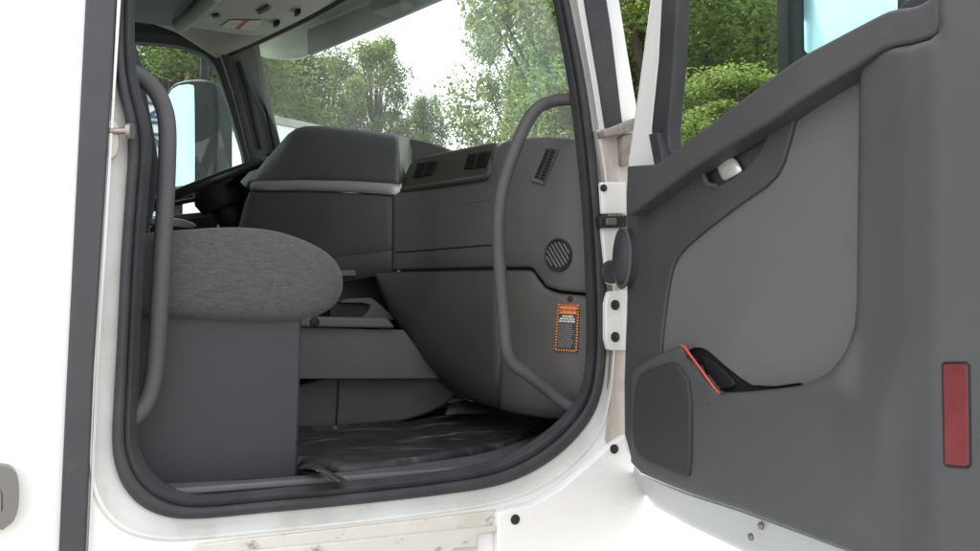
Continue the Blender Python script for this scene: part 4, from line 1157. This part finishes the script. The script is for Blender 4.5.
# ------------------------------------------------------------------ trees
def leaf(bm, c, s, rnd):
    u = Vector((rnd.gauss(0, 1), rnd.gauss(0, 1), rnd.gauss(0, .6))).normalized()
    v = u.cross(Vector((rnd.gauss(0, .5), rnd.gauss(0, .5), 1)).normalized()).normalized()
    w = u.cross(v) * s * .18
    a = bm.verts.new(c - u * s * .5); b = bm.verts.new(c + v * s * .36 + w); d = bm.verts.new(c + u * s * .55); e = bm.verts.new(c - v * s * .36 + w)
    bm.faces.new((a, b, d)); bm.faces.new((a, d, e))

def make_tree(seed, h, cr, base_h, leaf_s, n_cl, n_leaf, lm, name, droop=0):
    rnd = random.Random(seed)
    root = empty(name, (0, 0, 0))
    bm = bmesh.new()
    lean = Vector((rnd.uniform(-.4, .4), rnd.uniform(-.4, .4), 0))
    trunk = catmull([Vector((0, 0, -.1)), Vector((0.05, .03, h * .25)) + lean * .2, lean * .6 + Vector((0, 0, h * .55)), lean + Vector((0, 0, h * .9))], 5)
    tube_bm(trunk, 1, 9, bm=bm, taper=lambda t: h * .022 * (1 - t * .85) + .02)
    clumps = []
    for i in range(n_cl):
        z = base_h + (h - base_h) * (i + rnd.random()) / n_cl
        f = (z - base_h) / (h - base_h)
        rad = cr * (math.sin(math.pi * min(1, .12 + f * .86)) ** .6) * (.22 + .8 * rnd.random() ** .7)
        a = rnd.uniform(0, 2 * math.pi)
        c = lean * f + Vector((math.cos(a) * rad, math.sin(a) * rad, z))
        clumps.append(c)
        if i % 3 == 0:
            k = min(len(trunk) - 2, max(3, int(len(trunk) * (z * .72) / (h * .9))))
            s = trunk[k]
            tube_bm(catmull([s, s.lerp(c, .5) + Vector((0, 0, -.15)), c], 3), 1, 5, bm=bm, taper=lambda t: .07 * (1 - t * .8) * h / 9)
    tr = obj('trunk', bm, M['bark'], root)
    bm = bmesh.new()
    for c in clumps:
        rs = rnd.uniform(.55, 1.2) * cr * .24
        for _ in range(n_leaf):
            d = Vector((rnd.gauss(0, 1), rnd.gauss(0, 1), rnd.gauss(0, 1))).normalized()
            d *= rs * rnd.random() ** .45 * (1 + .35 * mnoise.noise(d * 2.3 + c))
            d.z *= .72
            leaf(bm, c + d, leaf_s * rnd.uniform(.6, 1.3), rnd)
    me = bpy.data.meshes.new('crown'); bm.to_mesh(me); bm.free()
    me.materials.append(lm)
    cw = bpy.data.objects.new('crown', me); COL.objects.link(cw); cw.parent = root
    WORLD[cw] = Vector()
    return root

protos = [make_tree(1, 12, 3.4, 1.2, .115, 150, 400, M['leaf'], 'broadleaf_tree'),
          make_tree(2, 12, 4.0, 2.0, .12, 150, 400, M['leaf'], 'broadleaf_tree'),
          make_tree(3, 12, 2.8, .8, .11, 130, 400, M['leaf_light'], 'broadleaf_tree')]
used = [False] * 3
def put_tree(px, dist, h, kind, label, rz=0.0, group='trees around the yard', wid=1.0):
    d = ray(px, 300); d.z = 0; d.normalize()
    p = Vector((CAM.x, CAM.y, 0)) + d * dist
    s = h / 12
    if not used[kind]:
        r = protos[kind]; used[kind] = True
    else:
        r = protos[kind].copy(); COL.objects.link(r)
        for chd in protos[kind].children:
            c2 = chd.copy(); COL.objects.link(c2); c2.parent = r
    r.location = p; r.rotation_euler = (0, 0, rz); r.scale = (s * wid, s * wid, s)
    tag(r, label, 'tree', group)
    return r
TREES = [
 (292, 24, 8.7, 0, 'bushy tree above the left end of the dashboard hump, seen through the windshield', .3, 1.0),
 (262, 30, 11.0, 1, 'dark tree at the driver edge of the windshield', 1.3, .8),
 (368, 22, 8.5, 2, 'pale green tree peaking in the middle of the windshield left of the sky gap', 2.1, .8),
 (330, 28, 9.6, 1, 'darker tree behind the pale one in the windshield', 2.9, .8),
 (418, 24, 7.6, 0, 'small tree in the windshield with open sky on both sides', 3.6, .5),
 (465, 27, 6.4, 2, 'low light green tree at the foot of the sky gap', .9, 1.0),
 (588, 20, 16.0, 0, 'tall tree filling the windshield beside the curved grab handle', 4.0, .70),
 (595, 24, 15.5, 0, 'tall tree behind the front door pillar', 5.0, .95),
 (548, 26, 12.0, 2, 'paler tree partly behind the tall one beside the curved grab handle', 1.1, .7),
 (535, 32, 18.5, 0, 'high tree behind the tall one, its top above the windshield edge', 2.6, .5),
 (654, 17, 12.0, 2, 'sunlit tree in the gap between pillar and open door', .4, 1.1),
 (690, 24, 13.5, 0, 'dark tall tree at the hinge side of the door window', 1.7, .85),
 (748, 24, 14.0, 1, 'dark tall tree in the door window beside the mirror', 2.4, .7),
 (722, 13, 5.25, 2, 'low bright bush-like tree along the slanted door window sill', 3.3, 1.5),
 (830, 26, 14.0, 0, 'tree behind the door mirror', 4.4, 1.1),
 (150, 20, 9.0, 1, 'tree above the trailer in the driver window', 5.3, 1.1),
 (205, 24, 10.5, 0, 'tree above the driver mirror', .8, 1.1),
 (100, 26, 11.0, 0, 'tree behind the seat back', 1.9, 1.1),
 (240, 27, 9.5, 2, 'light green tree between driver mirror and windshield pillar', 2.2, 1.1)
]
for (px, ds, h, k, lb, rz, wd) in TREES:
    put_tree(px, ds, h, k, lb, rz, wid=wd)
